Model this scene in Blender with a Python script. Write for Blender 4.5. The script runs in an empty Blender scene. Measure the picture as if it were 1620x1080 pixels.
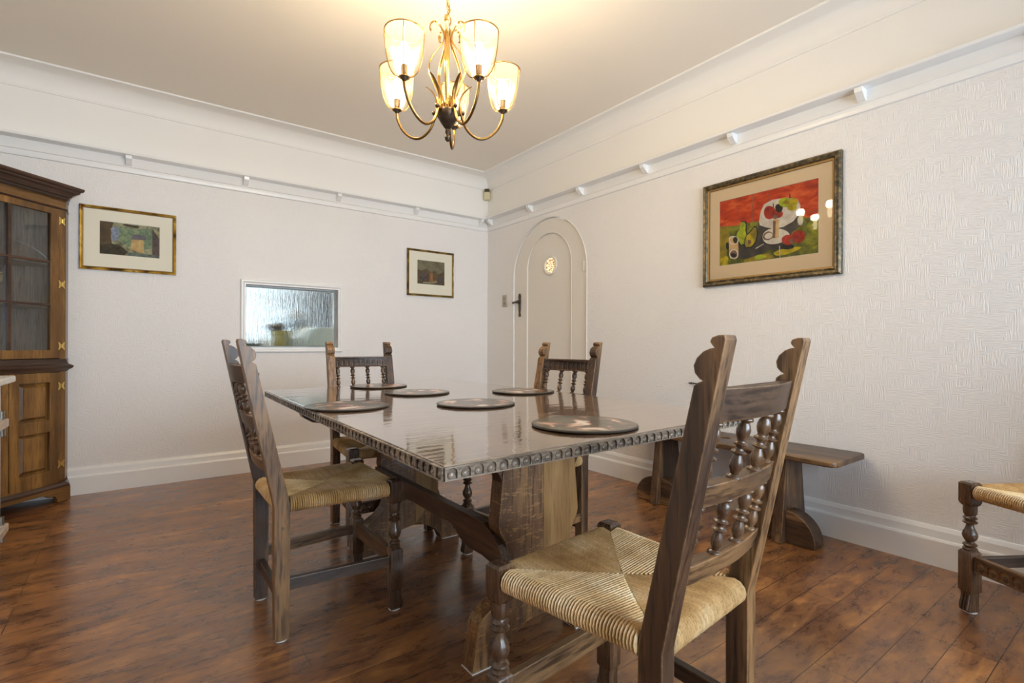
import bpy, bmesh, math, random
from mathutils import Vector, Matrix
random.seed(7)
SC = bpy.context.scene
COL = SC.collection
PI = math.pi

# ---------------------------------------------------------------- camera
F_PX, YAW, ROLL, CY = 800.3, 0.6377, 0.0038, 546.3
H_CAM = 0.94
fw = Vector((math.sin(YAW), math.cos(YAW), 0)); rt = Vector((math.cos(YAW), -math.sin(YAW), 0)); up = Vector((0, 0, 1))
r2 = rt*math.cos(ROLL) + up*math.sin(ROLL); u2 = up*math.cos(ROLL) - rt*math.sin(ROLL)
cam = bpy.data.cameras.new('camera'); camo = bpy.data.objects.new('camera', cam); COL.objects.link(camo)
cam.sensor_fit = 'HORIZONTAL'; cam.sensor_width = 36.0; cam.lens = 36.0*F_PX/1620.0
cam.shift_y = (CY-540.0)/1620.0; cam.clip_start = 0.02
camo.matrix_world = Matrix(((r2.x, u2.x, -fw.x, 0), (r2.y, u2.y, -fw.y, 0), (r2.z, u2.z, -fw.z, H_CAM), (0, 0, 0, 1)))
SC.camera = camo
# ---------------------------------------------------------------- exposure, world, daylight
SC.view_settings.view_transform = 'Standard'; SC.view_settings.look = 'None'
SC.view_settings.gamma = 1.0; SC.view_settings.use_curve_mapping = False
SC.view_settings.exposure = 0.08
SC.cycles.use_denoising = True
SC.cycles.max_bounces = 10; SC.cycles.diffuse_bounces = 6; SC.cycles.glossy_bounces = 5
SC.cycles.transparent_max_bounces = 24; SC.cycles.transmission_bounces = 6
SC.cycles.caustics_reflective = False; SC.cycles.caustics_refractive = False
SC.cycles.sample_clamp_indirect = 6.0
wd = bpy.data.worlds.new('sky'); SC.world = wd; wd.use_nodes = True
SKY = 2.2
wd.node_tree.nodes['Background'].inputs[0].default_value = (0.74, 0.87, 1.0, 1)
wd.node_tree.nodes['Background'].inputs[1].default_value = SKY
def area(name, loc, rot, sx, sy, power, col):
    l = bpy.data.lights.new(name, 'AREA'); l.shape = 'RECTANGLE'; l.size = sx; l.size_y = sy; l.energy = power; l.color = col
    o = bpy.data.objects.new(name, l); COL.objects.link(o); o.location = loc; o.rotation_euler = rot
    return o
# daylight outside the window behind the viewer and the kitchen window
area('window_daylight', (1.35, -2.05, 1.30), (PI/2+0.35, 0, 0), 2.9, 1.8, 205, (0.70, 0.85, 1.0))
kl = bpy.data.lights.new('kitchen_fill_light', 'POINT'); kl.energy = 60; kl.shadow_soft_size = 0.12; kl.color = (1, 0.95, 0.88)  # unseen fill lamp, added to brighten the things behind the hatch
klo = bpy.data.objects.new('kitchen_fill_light', kl); COL.objects.link(klo); klo.location = (1.1, 4.6, 2.2)
area('kitchen_daylight', (0.95, 7.0, 1.6), (-PI/2, 0, 0), 1.3, 1.3, 30, (0.92, 0.97, 1.0))

# ---------------------------------------------------------------- helpers
def lin(c):
    c /= 255.0
    return c/12.92 if c <= 0.04045 else ((c+0.055)/1.055)**2.4
def rgb(r, g, b): return (lin(r), lin(g), lin(b), 1)
def link(o, parent=None):
    COL.objects.link(o)
    if parent is not None: o.parent = parent
    return o
def obj(name, bm, mats, parent=None, smooth=None, bevel=None, kind=None, label=None, cat=None, group=None):
    me = bpy.data.meshes.new(name)
    bmesh.ops.recalc_face_normals(bm, faces=bm.faces[:])
    bm.to_mesh(me); bm.free()
    for m in (mats if isinstance(mats, (list, tuple)) else [mats]): me.materials.append(m)
    o = link(bpy.data.objects.new(name, me), parent)
    if smooth is not None:
        me.polygons.foreach_set('use_smooth', [True]*len(me.polygons))
        if smooth > 0 and hasattr(me, 'set_sharp_from_angle'): me.set_sharp_from_angle(angle=math.radians(smooth))
    if bevel:
        b = o.modifiers.new('edge', 'BEVEL'); b.width = bevel; b.segments = 2; b.limit_method = 'ANGLE'; b.angle_limit = math.radians(40)
    tag(o, label, cat, group, kind)
    return o
def tag(o, label=None, cat=None, group=None, kind=None):
    for k, v in (('label', label), ('category', cat), ('group', group), ('kind', kind)):
        if v: o[k] = v
def thing(name, label, cat, loc=(0, 0, 0), rz=0, group=None):
    o = link(bpy.data.objects.new(name, None)); o.empty_display_size = 0.1
    o.location = loc; o.rotation_euler = (0, 0, rz); tag(o, label, cat, group); return o
def struct(name, bm, m, parent=None, **k): return obj(name, bm, m, parent, kind='structure' if parent is None else None, **k)
def dup(root, label, loc, rz, group=None):
    r = root.copy(); COL.objects.link(r); r.location = loc; r.rotation_euler = (0, 0, rz); r['label'] = label
    if group: r['group'] = group
    for ch in list(root.children):
        c = ch.copy(); COL.objects.link(c); c.parent = r
        for g in list(ch.children):
            d = g.copy(); COL.objects.link(d); d.parent = c
    return r
def BM(): return bmesh.new()
def box(bm, x0, x1, y0, y1, z0, z1, mi=0, M=None):
    vs = [bm.verts.new(Vector((x, y, z))) for x in (x0, x1) for y in (y0, y1) for z in (z0, z1)]
    for q in ((0, 1, 3, 2), (4, 6, 7, 5), (0, 4, 5, 1), (2, 3, 7, 6), (0, 2, 6, 4), (1, 5, 7, 3)):
        f = bm.faces.new([vs[i] for i in q]); f.material_index = mi
    if M: bmesh.ops.transform(bm, matrix=M, verts=vs)
    return vs
def prism(bm, pts, a0, a1, axes='xz', mi=0):
    """closed outline in a plane, extruded along the third axis from a0 to a1"""
    def mk(p, a):
        if axes == 'xz': return Vector((p[0], a, p[1]))
        if axes == 'yz': return Vector((a, p[0], p[1]))
        return Vector((p[0], p[1], a))
    A = [bm.verts.new(mk(p, a0)) for p in pts]; B = [bm.verts.new(mk(p, a1)) for p in pts]
    n = len(pts)
    fs = [bm.faces.new(A), bm.faces.new(B[::-1])]
    for i in range(n): fs.append(bm.faces.new([A[i], B[i], B[(i+1) % n], A[(i+1) % n]]))
    for f in fs: f.material_index = mi; f.normal_update()
    return A+B
def lathe(bm, prof, seg=20, M=None, mi=0, cap=True):
    rings = []
    for r, z in prof:
        rings.append([bm.verts.new(Vector((r*math.cos(2*PI*i/seg), r*math.sin(2*PI*i/seg), z))) for i in range(seg)])
    for a, b in zip(rings, rings[1:]):
        for i in range(seg):
            f = bm.faces.new([a[i], a[(i+1) % seg], b[(i+1) % seg], b[i]]); f.material_index = mi
    if cap:
        bm.faces.new(rings[0][::-1]).material_index = mi; bm.faces.new(rings[-1]).material_index = mi
    vs = [v for r in rings for v in r]
    if M: bmesh.ops.transform(bm, matrix=M, verts=vs)
    return vs
def tube(bm, pts, r, seg=8, closed=False, mi=0, flat=1.0, side=None):
    pts = [Vector(p) for p in pts]; n = len(pts); rr = r if isinstance(r, (list, tuple)) else [r]*n
    rings = []; prev = None
    for i, p in enumerate(pts):
        if closed: t = pts[(i+1) % n]-pts[i-1]
        else: t = pts[min(i+1, n-1)]-pts[max(i-1, 0)]
        t.normalize()
        if side is not None: a = Vector(side)
        elif prev is None: a = Vector((0, 0, 1)) if abs(t.z) < .9 else Vector((1, 0, 0))
        else: a = prev
        a = (a-t*a.dot(t)).normalized(); prev = a; b = t.cross(a)
        rings.append([bm.verts.new(p+(a*math.cos(2*PI*k/seg)+b*math.sin(2*PI*k/seg)*flat)*rr[i]) for k in range(seg)])
    m = n if closed else n-1
    for i in range(m):
        A, B = rings[i], rings[(i+1) % n]
        for k in range(seg):
            f = bm.faces.new([A[k], A[(k+1) % seg], B[(k+1) % seg], B[k]]); f.material_index = mi
    if not closed:
        bm.faces.new(rings[0][::-1]).material_index = mi; bm.faces.new(rings[-1]).material_index = mi
def arc(cx, cy, r, a0, a1, n, ry=None):
    ry = r if ry is None else ry
    return [(cx+r*math.cos(math.radians(a0+(a1-a0)*i/n)), cy+ry*math.sin(math.radians(a0+(a1-a0)*i/n))) for i in range(n+1)]
def bez(pts, n=8):
    """smooth open curve through points (Catmull-Rom)"""
    P = [Vector(p) for p in pts]; P = [P[0]*2-P[1]]+P+[P[-1]*2-P[-2]]; out = []
    for i in range(1, len(P)-2):
        for k in range(n):
            t = k/n; a, b, c, d = P[i-1], P[i], P[i+1], P[i+2]
            out.append(0.5*((2*b)+(c-a)*t+(2*a-5*b+4*c-d)*t*t+(3*b-a-3*c+d)*t**3))
    out.append(P[-2]); return out
def plate_bm(outline, holes, depth, bevel=0.0, res=1):
    """flat plate with holes in the local xy plane, thickness along z (0..depth)"""
    cu = bpy.data.curves.new('t', 'CURVE'); cu.dimensions = '2D'; cu.fill_mode = 'BOTH'; cu.extrude = depth/2-bevel; cu.bevel_depth = bevel; cu.bevel_resolution = res
    cu.offset = -bevel
    for pl in [outline]+holes:
        s = cu.splines.new('POLY'); s.points.add(len(pl)-1); s.use_cyclic_u = True
        for i, p in enumerate(pl): s.points[i].co = (p[0], p[1], 0, 1)
    o = bpy.data.objects.new('t', cu); COL.objects.link(o)
    me = bpy.data.meshes.new_from_object(o.evaluated_get(bpy.context.evaluated_depsgraph_get()))
    bm = BM(); bm.from_mesh(me)
    bmesh.ops.translate(bm, vec=(0, 0, depth/2), verts=bm.verts[:])
    bpy.data.objects.remove(o); bpy.data.curves.remove(cu); bpy.data.meshes.remove(me)
    bmesh.ops.remove_doubles(bm, verts=bm.verts[:], dist=1e-6)
    return bm
def join(bm, other, M=None):
    me = bpy.data.meshes.new('t'); 
    if M: bmesh.ops.transform(other, matrix=M, verts=other.verts[:])
    other.to_mesh(me); other.free(); bm.from_mesh(me); bpy.data.meshes.remove(me)

# ---------------------------------------------------------------- materials
class NT:
    def __init__(s, name, rough=0.5, metal=0.0, coat=0.0, spec=0.5):
        s.m = bpy.data.materials.new(name); s.m.use_nodes = True; s.t = s.m.node_tree; s.n = s.t.nodes
        s.b = s.n['Principled BSDF']; s.b.inputs['Roughness'].default_value = rough; s.b.inputs['Metallic'].default_value = metal
        s.b.inputs['Coat Weight'].default_value = coat; s.b.inputs['Specular IOR Level'].default_value = spec
    def new(s, t, **k):
        n = s.n.new(t)
        for a, v in k.items():
            if hasattr(n, a): setattr(n, a, v)
            else: n.inputs[a.replace('_', ' ')].default_value = v
        return n
    def l(s, a, b): s.t.links.new(a, b)
    def coord(s, scale=(1, 1, 1), kind='Object', rot=(0, 0, 0), loc=(0, 0, 0)):
        c = s.new('ShaderNodeTexCoord'); m = s.new('ShaderNodeMapping')
        m.inputs['Scale'].default_value = scale; m.inputs['Rotation'].default_value = rot; m.inputs['Location'].default_value = loc
        s.l(c.outputs[kind], m.inputs[0]); return m.outputs[0]
    def noise(s, vec, scale, detail=4, rough=0.55, dist=0.0):
        n = s.new('ShaderNodeTexNoise'); n.inputs['Scale'].default_value = scale; n.inputs['Detail'].default_value = detail
        n.inputs['Roughness'].default_value = rough; n.inputs['Distortion'].default_value = dist; s.l(vec, n.inputs['Vector']); return n.outputs['Fac']
    def ramp(s, fac, stops):
        r = s.new('ShaderNodeValToRGB'); e = r.color_ramp.elements
        while len(e) < len(stops): e.new(0.5)
        for i, (p, c) in enumerate(stops): e[i].position = p; e[i].color = c
        s.l(fac, r.inputs[0]); return r.outputs[0]
    def mix(s, fac, a, b, mode='MIX'):
        m = s.new('ShaderNodeMix'); m.data_type = 'RGBA'; m.blend_type = mode
        for i, v in ((0, fac), (6, a), (7, b)):
            if hasattr(v, 'links'): s.l(v, m.inputs[i])
            else: m.inputs[i].default_value = v
        return m.outputs[2]
    def math(s, op, a, b=0.0, clamp=False):
        m = s.new('ShaderNodeMath'); m.operation = op; m.use_clamp = clamp
        for i, v in ((0, a), (1, b)):
            if hasattr(v, 'links'): s.l(v, m.inputs[i])
            else: m.inputs[i].default_value = v
        return m.outputs[0]
    def color(s, v):
        if hasattr(v, 'links'): s.l(v, s.b.inputs['Base Color'])
        else: s.b.inputs['Base Color'].default_value = v
    def bump(s, h, strength=0.3, dist=0.002):
        b = s.new('ShaderNodeBump'); b.inputs['Strength'].default_value = strength; b.inputs['Distance'].default_value = dist
        s.l(h, b.inputs['Height']); s.l(b.outputs[0], s.b.inputs['Normal']); return b
def plain(name, c, rough=0.5, metal=0.0, noise=0.0, scale=20, coat=0.0, spec=0.5):
    t = NT(name, rough, metal, coat, spec)
    if noise:
        f = t.noise(t.coord(), scale, 4); d = tuple(x*(1-noise) for x in c[:3])+(1,); u = tuple(min(1, x*(1+noise)) for x in c[:3])+(1,)
        t.color(t.ramp(f, [(0.3, d), (0.7, u)]))
    else: t.color(c)
    return t.m
def wood(name, dark, mid, light, axis='z', scale=1.0, rough=0.42, coat=0.15, grain=1.25, wear=0, fleck=False):
    t = NT(name, rough, 0, coat); t.b.inputs['Coat Roughness'].default_value = 0.3
    st = {'x': (0.08, 1, 1), 'y': (1, 0.08, 1), 'z': (1, 1, 0.08)}[axis]
    v = t.coord(tuple(a*scale for a in st))
    big = t.noise(v, 9, 5, 0.6, 0.6); fine = t.noise(v, 110, 3, 0.6); blot = t.noise(t.coord((scale,)*3), 4.5, 3)
    c = t.ramp(big, [(0.30, dark), (0.5, mid), (0.68, light)])
    c = t.mix(t.math('MULTIPLY', t.ramp(fine, [(0.36, (1, 1, 1, 1)), (0.52, (0, 0, 0, 1))]), 0.6*grain), c, tuple(x*0.35 for x in dark[:3])+(1,))
    c = t.mix(t.ramp(blot, [(0.4, (0, 0, 0, 1)), (0.75, (0.5, 0.5, 0.5, 1))]), c, dark)
    if wear:
        bv = t.new('ShaderNodeBevel'); bv.samples = 4; bv.inputs['Radius'].default_value = 0.005
        ge = t.new('ShaderNodeNewGeometry'); dp = t.new('ShaderNodeVectorMath'); dp.operation = 'DOT_PRODUCT'
        t.l(bv.outputs[0], dp.inputs[0]); t.l(ge.outputs['Normal'], dp.inputs[1])
        wn = t.noise(t.coord(), 60, 3)
        k = t.math('MULTIPLY', t.ramp(dp.outputs['Value'], [(0.80, (1, 1, 1, 1)), (0.985, (0, 0, 0, 1))]), t.ramp(wn, [(0.35, (0.1, 0.1, 0.1, 1)), (0.6, (wear, wear, wear, 1))]))
        c = t.mix(k, c, tuple(min(1, x*1.7+0.02) for x in light[:3])+(1,))
    if fleck:
        fn = t.noise(t.coord((1, 1, 4.0)), 16, 3, 0.6, 1.5); fn2 = t.noise(t.coord((1.3, 1, 7.0)), 30, 2, 0.5, 1.0)
        k = t.math('MULTIPLY', t.ramp(fn, [(0.5, (0, 0, 0, 1)), (0.6, (1, 1, 1, 1))]), t.ramp(fn2, [(0.48, (0, 0, 0, 1)), (0.6, (0.5, 0.5, 0.5, 1))]))
        c = t.mix(k, c, tuple(min(1, x*1.15) for x in light[:3])+(1,))
    t.color(c)
    t.l(t.math('MULTIPLY_ADD', fine, 0.25), t.b.inputs['Roughness'])
    t.b.inputs['Roughness'].links[0].from_node.inputs[2].default_value = rough-0.12
    t.bump(fine, 0.25, 0.0012)
    return t.m
OAK = ((rgb(44, 29, 20)), (rgb(82, 58, 39)), (rgb(150, 112, 72)))
oak = {a: wood('aged_oak_'+a, *OAK, axis=a, wear=0.75) for a in 'xyz'}
oakf = wood('flecked_oak', rgb(72, 48, 30), rgb(116, 82, 50), rgb(176, 132, 82), axis='z', wear=0.6, fleck=True)
oakd = {a: wood('dark_oak_'+a, rgb(38, 25, 18), rgb(68, 47, 33), rgb(106, 78, 54), axis=a, rough=0.36, coat=0.25, wear=0.6) for a in 'xyz'}
oakg = wood('golden_oak', rgb(112, 80, 44), rgb(150, 112, 64), rgb(178, 140, 88), axis='z', grain=0.6)
cabw = {a: wood('cabinet_oak_'+a, rgb(74, 48, 20), rgb(118, 82, 38), rgb(156, 114, 58), axis=a, scale=1.2, rough=0.36, coat=0.3, grain=0.7) for a in 'xz'}
cabd = wood('cabinet_dark_moulding', rgb(40, 24, 15), rgb(66, 42, 27), rgb(90, 60, 40), axis='x', rough=0.34, coat=0.3, grain=0.6)
turned = wood('turned_oak', rgb(48, 32, 22), rgb(90, 64, 44), rgb(140, 106, 72), axis='z', scale=1.6, rough=0.26, coat=0.5, grain=0.5)

# table top: dark polished boards under a glassy varnish
t = NT('polished_table_top', 0.14, 0, 1.0); t.b.inputs['Coat Roughness'].default_value = 0.035; t.b.inputs['Coat IOR'].default_value = 2.3
v = t.coord((0.9, 0.12, 1)); f = t.noise(v, 14, 5, 0.6, 0.4)
c = t.ramp(f, [(0.3, rgb(92, 70, 54)), (0.55, rgb(132, 106, 86)), (0.75, rgb(160, 132, 108))])
br = t.new('ShaderNodeTexBrick'); br.offset = 0.0; br.inputs['Scale'].default_value = 1; br.inputs['Brick Width'].default_value = 0.262; br.inputs['Row Height'].default_value = 9
br.inputs['Mortar Size'].default_value = 0.0012; t.l(t.coord((1, 1, 1), loc=(0.02, 5, 0)), br.inputs['Vector'])
c = t.mix(br.outputs['Fac'], c, rgb(30, 20, 16)); t.color(c)
rip = t.noise(t.coord((3.0, 16, 1)), 1.6, 3, 0.55)
b = t.new('ShaderNodeBump'); b.inputs['Strength'].default_value = 0.22; b.inputs['Distance'].default_value = 0.0035; t.l(rip, b.inputs['Height'])
t.l(b.outputs[0], t.b.inputs['Normal']); t.l(b.outputs[0], t.b.inputs['Coat Normal'])
table_top_m = t.m
# carved table edge
edge_m = wood('carved_edge_oak', rgb(64, 52, 44), rgb(122, 106, 90), rgb(172, 154, 130), axis='x', rough=0.26, coat=0.7, wear=0.5)

# floor: dark reddish boards running across the room
t = NT('floor_boards', 0.3, 0, 0.35); t.b.inputs['Coat Roughness'].default_value = 0.16
br = t.new('ShaderNodeTexBrick'); br.offset = 0.37; br.offset_frequency = 3; br.squash = 1.0
for k, v_ in (('Scale', 1), ('Brick Width', 1.21), ('Row Height', 0.108), ('Mortar Size', 0.0015), ('Mortar Smooth', 0.1), ('Bias', 0.0)): br.inputs[k].default_value = v_
br.inputs['Color1'].default_value = (0, 0, 0, 1); br.inputs['Color2'].default_value = (1, 1, 1, 1); br.inputs['Mortar'].default_value = (0.5, 0.5, 0.5, 1)
t.l(t.coord((1, 1, 1), loc=(0.35, 0.085, 0)), br.inputs['Vector'])
wv = t.coord((1.0, 3.4, 1)); big = t.noise(wv, 2.4, 6, 0.62, 0.8); fig = t.noise(t.coord((1.6, 4.2, 1)), 4.6, 8, 0.7, 0.35)
c = t.ramp(big, [(0.3, rgb(76, 48, 34)), (0.45, rgb(122, 80, 50)), (0.6, rgb(174, 118, 66)), (0.76, rgb(222, 160, 92))])
c2 = t.ramp(fig, [(0.34, rgb(58, 36, 28)), (0.46, rgb(114, 72, 46)), (0.56, rgb(162, 108, 60)), (0.68, rgb(220, 154, 84))])
c = t.mix(0.5, c, c2)
c = t.mix(t.math('MULTIPLY', br.outputs['Color'], 0.42), c, rgb(78, 48, 30))
c = t.mix(t.math('MULTIPLY', br.outputs['Fac'], 0.8), c, rgb(26, 16, 12)); t.color(c)
hb = t.math('SUBTRACT', t.math('MULTIPLY', t.noise(wv, 7, 4), 0.5), br.outputs['Fac'])
t.bump(hb, 0.3, 0.003)
t.l(t.ramp(fig, [(0.3, (0.2, 0.2, 0.2, 1)), (0.7, (0.42, 0.42, 0.42, 1))]), t.b.inputs['Roughness'])
floor_m = t.m

# embossed wallpaper: short ridges laid in crossing patches
def wallpaper(name, along):
    t = NT(name, 0.55, 0); t.color(rgb(233, 230, 227))
    sc = {'x': ((1, 1, 1)), 'y': ((1, 1, 1))}[along]
    v = t.coord(sc)
    sep = t.new('ShaderNodeSeparateXYZ'); t.l(v, sep.inputs[0])
    u_ = sep.outputs['X' if along == 'x' else 'Y']; w_ = sep.outputs['Z']
    def chk(s_):
        cmb = t.new('ShaderNodeCombineXYZ'); t.l(t.math('ADD', t.math('MULTIPLY', u_, s_), 0.313), cmb.inputs[0]); t.l(t.math('MULTIPLY', w_, s_), cmb.inputs[1]); cmb.inputs[2].default_value = 0.5
        return cmb.outputs[0]
    ck = t.new('ShaderNodeTexVoronoi'); ck.distance = 'CHEBYCHEV'; ck.inputs['Scale'].default_value = 25; t.l(chk(1.0), ck.inputs['Vector'])
    side = t.math('GREATER_THAN', t.new('ShaderNodeSeparateColor').outputs[0], 0.5)
    sp = side.node.inputs[0].links[0].from_node; t.l(ck.outputs['Color'], sp.inputs[0])
    def rid(a, b_):
        cmb = t.new('ShaderNodeCombineXYZ'); t.l(t.math('MULTIPLY', u_, a), cmb.inputs[0]); t.l(t.math('MULTIPLY', w_, b_), cmb.inputs[1])
        n = t.new('ShaderNodeTexNoise'); n.inputs['Scale'].default_value = 1; n.inputs['Detail'].default_value = 2; n.noise_dimensions = '2D'; t.l(cmb.outputs[0], n.inputs['Vector']); return n.outputs['Fac']
    m = t.new('ShaderNodeMix'); t.l(side, m.inputs[0]); t.l(rid(30, 240), m.inputs[2]); t.l(rid(240, 30), m.inputs[3])
    t.bump(m.outputs[0], 0.8, 0.0032)
    return t.m
paper_x = wallpaper('embossed_wallpaper_back', 'x'); paper_y = wallpaper('embossed_wallpaper_side', 'y')
t = NT('smooth_plaster', 0.6); t.color(rgb(236, 233, 228)); t.bump(t.noise(t.coord(), 55, 3), 0.06, 0.002); plaster = t.m
t = NT('ceiling_paint', 0.7); t.color(rgb(238, 230, 218)); t.bump(t.noise(t.coord(), 60, 3), 0.08, 0.002); ceil_m = t.m
gloss_white = plain('white_gloss_paint', rgb(234, 233, 231), 0.28, spec=0.5)
door_paint = plain('door_cream_paint', rgb(224, 218, 208), 0.36)
brass = plain('antique_brass', rgb(196, 158, 92), 0.26, 1.0, 0.18, 60)
brass_d = plain('dark_brass', rgb(120, 92, 50), 0.34, 1.0, 0.25, 60)
bronze = plain('dark_bronze', rgb(74, 60, 48), 0.38, 0.8, 0.3, 60)
hinge_brass = plain('polished_brass', rgb(236, 206, 130), 0.22, 1.0)
iron = plain('aged_iron', rgb(92, 84, 74), 0.4, 0.85, 0.25, 60)
felt = plain('white_felt', rgb(218, 214, 208), 0.9)
# rush
def rush(name, c0, c1, c2):
    t = NT(name, 0.5, 0, 0.1)
    n1 = t.noise(t.coord((1, 1, 1)), 9, 3); n2 = t.noise(t.coord((1, 1, 0.6)), 210, 3, 0.6)
    c = t.ramp(n1, [(0.3, c0), (0.5, c1), (0.72, c2)])
    c = t.mix(t.math('MULTIPLY', t.ramp(n2, [(0.4, (1, 1, 1, 1)), (0.50, (0, 0, 0, 1))]), 0.3), c, rgb(120, 90, 50))
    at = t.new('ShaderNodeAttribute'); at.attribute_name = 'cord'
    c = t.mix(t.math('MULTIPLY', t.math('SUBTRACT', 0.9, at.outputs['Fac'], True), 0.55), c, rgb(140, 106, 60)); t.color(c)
    t.bump(n2, 0.3, 0.001); return t.m
rush_m = rush('rush_cord', rgb(184, 146, 92), rgb(224, 190, 136), rgb(244, 222, 180))
rush_in = plain('rush_core', rgb(84, 62, 34), 0.8)
# glass
def pane_glass(name, tint=(1, 1, 1, 1), rough=0.02, bump=0.0, bscale=60, refl=1.0, ior=1.5, bvec=(1, 1, 1), glow=0):
    m = bpy.data.materials.new(name); m.use_nodes = True; t = m.node_tree; t.nodes.clear()
    out = t.nodes.new('ShaderNodeOutputMaterial'); mx = t.nodes.new('ShaderNodeMixShader'); tr = t.nodes.new('ShaderNodeBsdfTransparent'); gl = t.nodes.new('ShaderNodeBsdfGlossy')
    fr = t.nodes.new('ShaderNodeFresnel'); fr.inputs[0].default_value = ior; tr.inputs[0].default_value = tint; gl.inputs['Roughness'].default_value = rough
    ml = t.nodes.new('ShaderNodeMath'); ml.operation = 'MULTIPLY'; ml.inputs[1].default_value = refl; ml.use_clamp = True
    t.links.new(fr.outputs[0], ml.inputs[0]); t.links.new(ml.outputs[0], mx.inputs[0]); t.links.new(tr.outputs[0], mx.inputs[1]); t.links.new(gl.outputs[0], mx.inputs[2]); t.links.new(mx.outputs[0], out.inputs[0])
    if glow:
        ts = t.nodes.new('ShaderNodeBsdfTranslucent'); ts.inputs[0].default_value = (1.0, 0.9, 0.66, 1); m2 = t.nodes.new('ShaderNodeMixShader'); m2.inputs[0].default_value = glow
        t.links.new(tr.outputs[0], m2.inputs[1]); t.links.new(ts.outputs[0], m2.inputs[2]); t.links.new(m2.outputs[0], mx.inputs[1])
    if bump:
        co = t.nodes.new('ShaderNodeTexCoord'); mp = t.nodes.new('ShaderNodeMapping'); mp.inputs['Scale'].default_value = bvec
        nz = t.nodes.new('ShaderNodeTexNoise'); nz.inputs['Scale'].default_value = bscale; bp = t.nodes.new('ShaderNodeBump')
        bp.inputs['Strength'].default_value = bump; bp.inputs['Distance'].default_value = 0.003
        t.links.new(co.outputs['Object'], mp.inputs[0]); t.links.new(mp.outputs[0], nz.inputs[0]); t.links.new(nz.outputs[0], bp.inputs['Height'])
        t.links.new(bp.outputs[0], gl.inputs['Normal']); t.links.new(bp.outputs[0], fr.inputs['Normal'])
    return m
glass_pic = pane_glass('picture_glass', refl=0.8, ior=1.32)
glass_cab = pane_glass('cabinet_glass', tint=(0.86, 0.87, 0.87, 1), refl=1.2)
glass_win = pane_glass('window_glass', refl=1.0)
glass_kitchen = pane_glass('kitchen_window_glass', tint=(0.5, 0.54, 0.56, 1))  # grey tint added to dim the sky seen through this pane
glass_shade = pane_glass('seeded_shade_glass', tint=(0.97, 0.95, 0.90, 1), rough=0.12, bump=0.6, bscale=230, refl=0.3, glow=0.022)
# reeded obscure glass: refracts what stands behind it
t = NT('reeded_glass', 0.06); t.b.inputs['Transmission Weight'].default_value = 1.0; t.b.inputs['IOR'].default_value = 1.2; t.color((0.95, 0.98, 0.98, 1))
t.bump(t.noise(t.coord((1, 1, 0.11)), 75, 4, 0.7, 0.6), 1.0, 0.012); reeded = t.m
def emit(name, c, s):
    m = bpy.data.materials.new(name); m.use_nodes = True; t = m.node_tree; t.nodes.clear()
    e = t.nodes.new('ShaderNodeEmission'); o = t.nodes.new('ShaderNodeOutputMaterial'); e.inputs[0].default_value = c; e.inputs[1].default_value = s
    t.links.new(e.outputs[0], o.inputs[0]); return m
bulb_m = emit('lit_bulb', (1.0, 0.84, 0.58, 1), 16)

# ================================================================ ROOM
X1, Y1, X0, Y0, ZC = 2.78, 4.16, -0.898, -1.75, 2.59
ZR = 2.108                                        # paper below, smooth plaster above the rail
def wall_with_hole(bm, u0, u1, z0, z1, h, mk, zsplit=ZR):
    """h: list of (u0,u1,z0,z1) holes; builds slabs around them"""
    us = sorted({u0, u1, *[a for q in h for a in q[:2]]}); zs = sorted({z0, z1, zsplit, *[a for q in h for a in q[2:]]})
    for a, b_ in zip(us, us[1:]):
        for c_, d in zip(zs, zs[1:]):
            um, zm = (a+b_)/2, (c_+d)/2
            if any(q[0] < um < q[1] and q[2] < zm < q[3] for q in h): continue
            mk(bm, a, b_, c_, d, 1 if zm > zsplit else 0)
bm = BM(); box(bm, X0-0.3, X1+0.3, Y0-0.3, Y1+0.1, -0.1, 0); struct('floor', bm, floor_m)
bm = BM(); box(bm, X0-0.1, X1+0.1, Y0-0.1, Y1+0.1, ZC, ZC+0.1); struct('ceiling', bm, ceil_m)
HX0, HX1, HZ0, HZ1 = 0.636, 1.316, 0.914, 1.386     # serving hatch opening
bm = BM(); wall_with_hole(bm, X0-0.1, X1+0.1, 0, ZC, [(HX0, HX1, HZ0, HZ1)], lambda b, a, c, d, e, i: box(b, a, c, Y1, Y1+0.11, d, e, i))
struct('wall_back', bm, [paper_x, plaster])
WX0, WX1, WZ0, WZ1 = -0.15, 2.65, 0.55, 2.06
bm = BM(); wall_with_hole(bm, X0-0.1, X1+0.1, 0, ZC, [(WX0, WX1, WZ0, WZ1)], lambda b, a, c, d, e, i: box(b, a, c, Y0-0.12, Y0, d, e, i))
struct('wall_front', bm, [paper_x, plaster])
GY0, GY1 = -1.05, 0.75
bm = BM(); wall_with_hole(bm, Y0-0.1, Y1+0.1, 0, ZC, [], lambda b, a, c, d, e, i: box(b, X0-0.12, X0, a, c, d, e, i))
struct('wall_left', bm, [paper_y, plaster])
# right wall with an arched opening
DC, DR, DS = 3.26, 0.468, 1.55                       # door centre, half width, spring height
arch = [(DC-DR, 0), (DC-DR, DS)]+[(DC-DR*math.cos(a), DS+DR*math.sin(a)) for a in [PI*i/32 for i in range(1, 32)]]+[(DC+DR, DS), (DC+DR, 0)]
bm = BM()
box(bm, X1, X1+0.11, Y0-0.1, DC-DR, 0, ZR); box(bm, X1, X1+0.11, DC+DR, Y1+0.1, 0, ZR)
for p, q in zip(arch[1:-1], arch[2:-1]): prism(bm, [p, q, (q[0], ZR), (p[0], ZR)], X1, X1+0.11, 'yz')
box(bm, X1, X1+0.11, Y0-0.1, Y1+0.1, ZR, ZC, 1)
struct('wall_right', bm, [paper_y, plaster])

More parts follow.
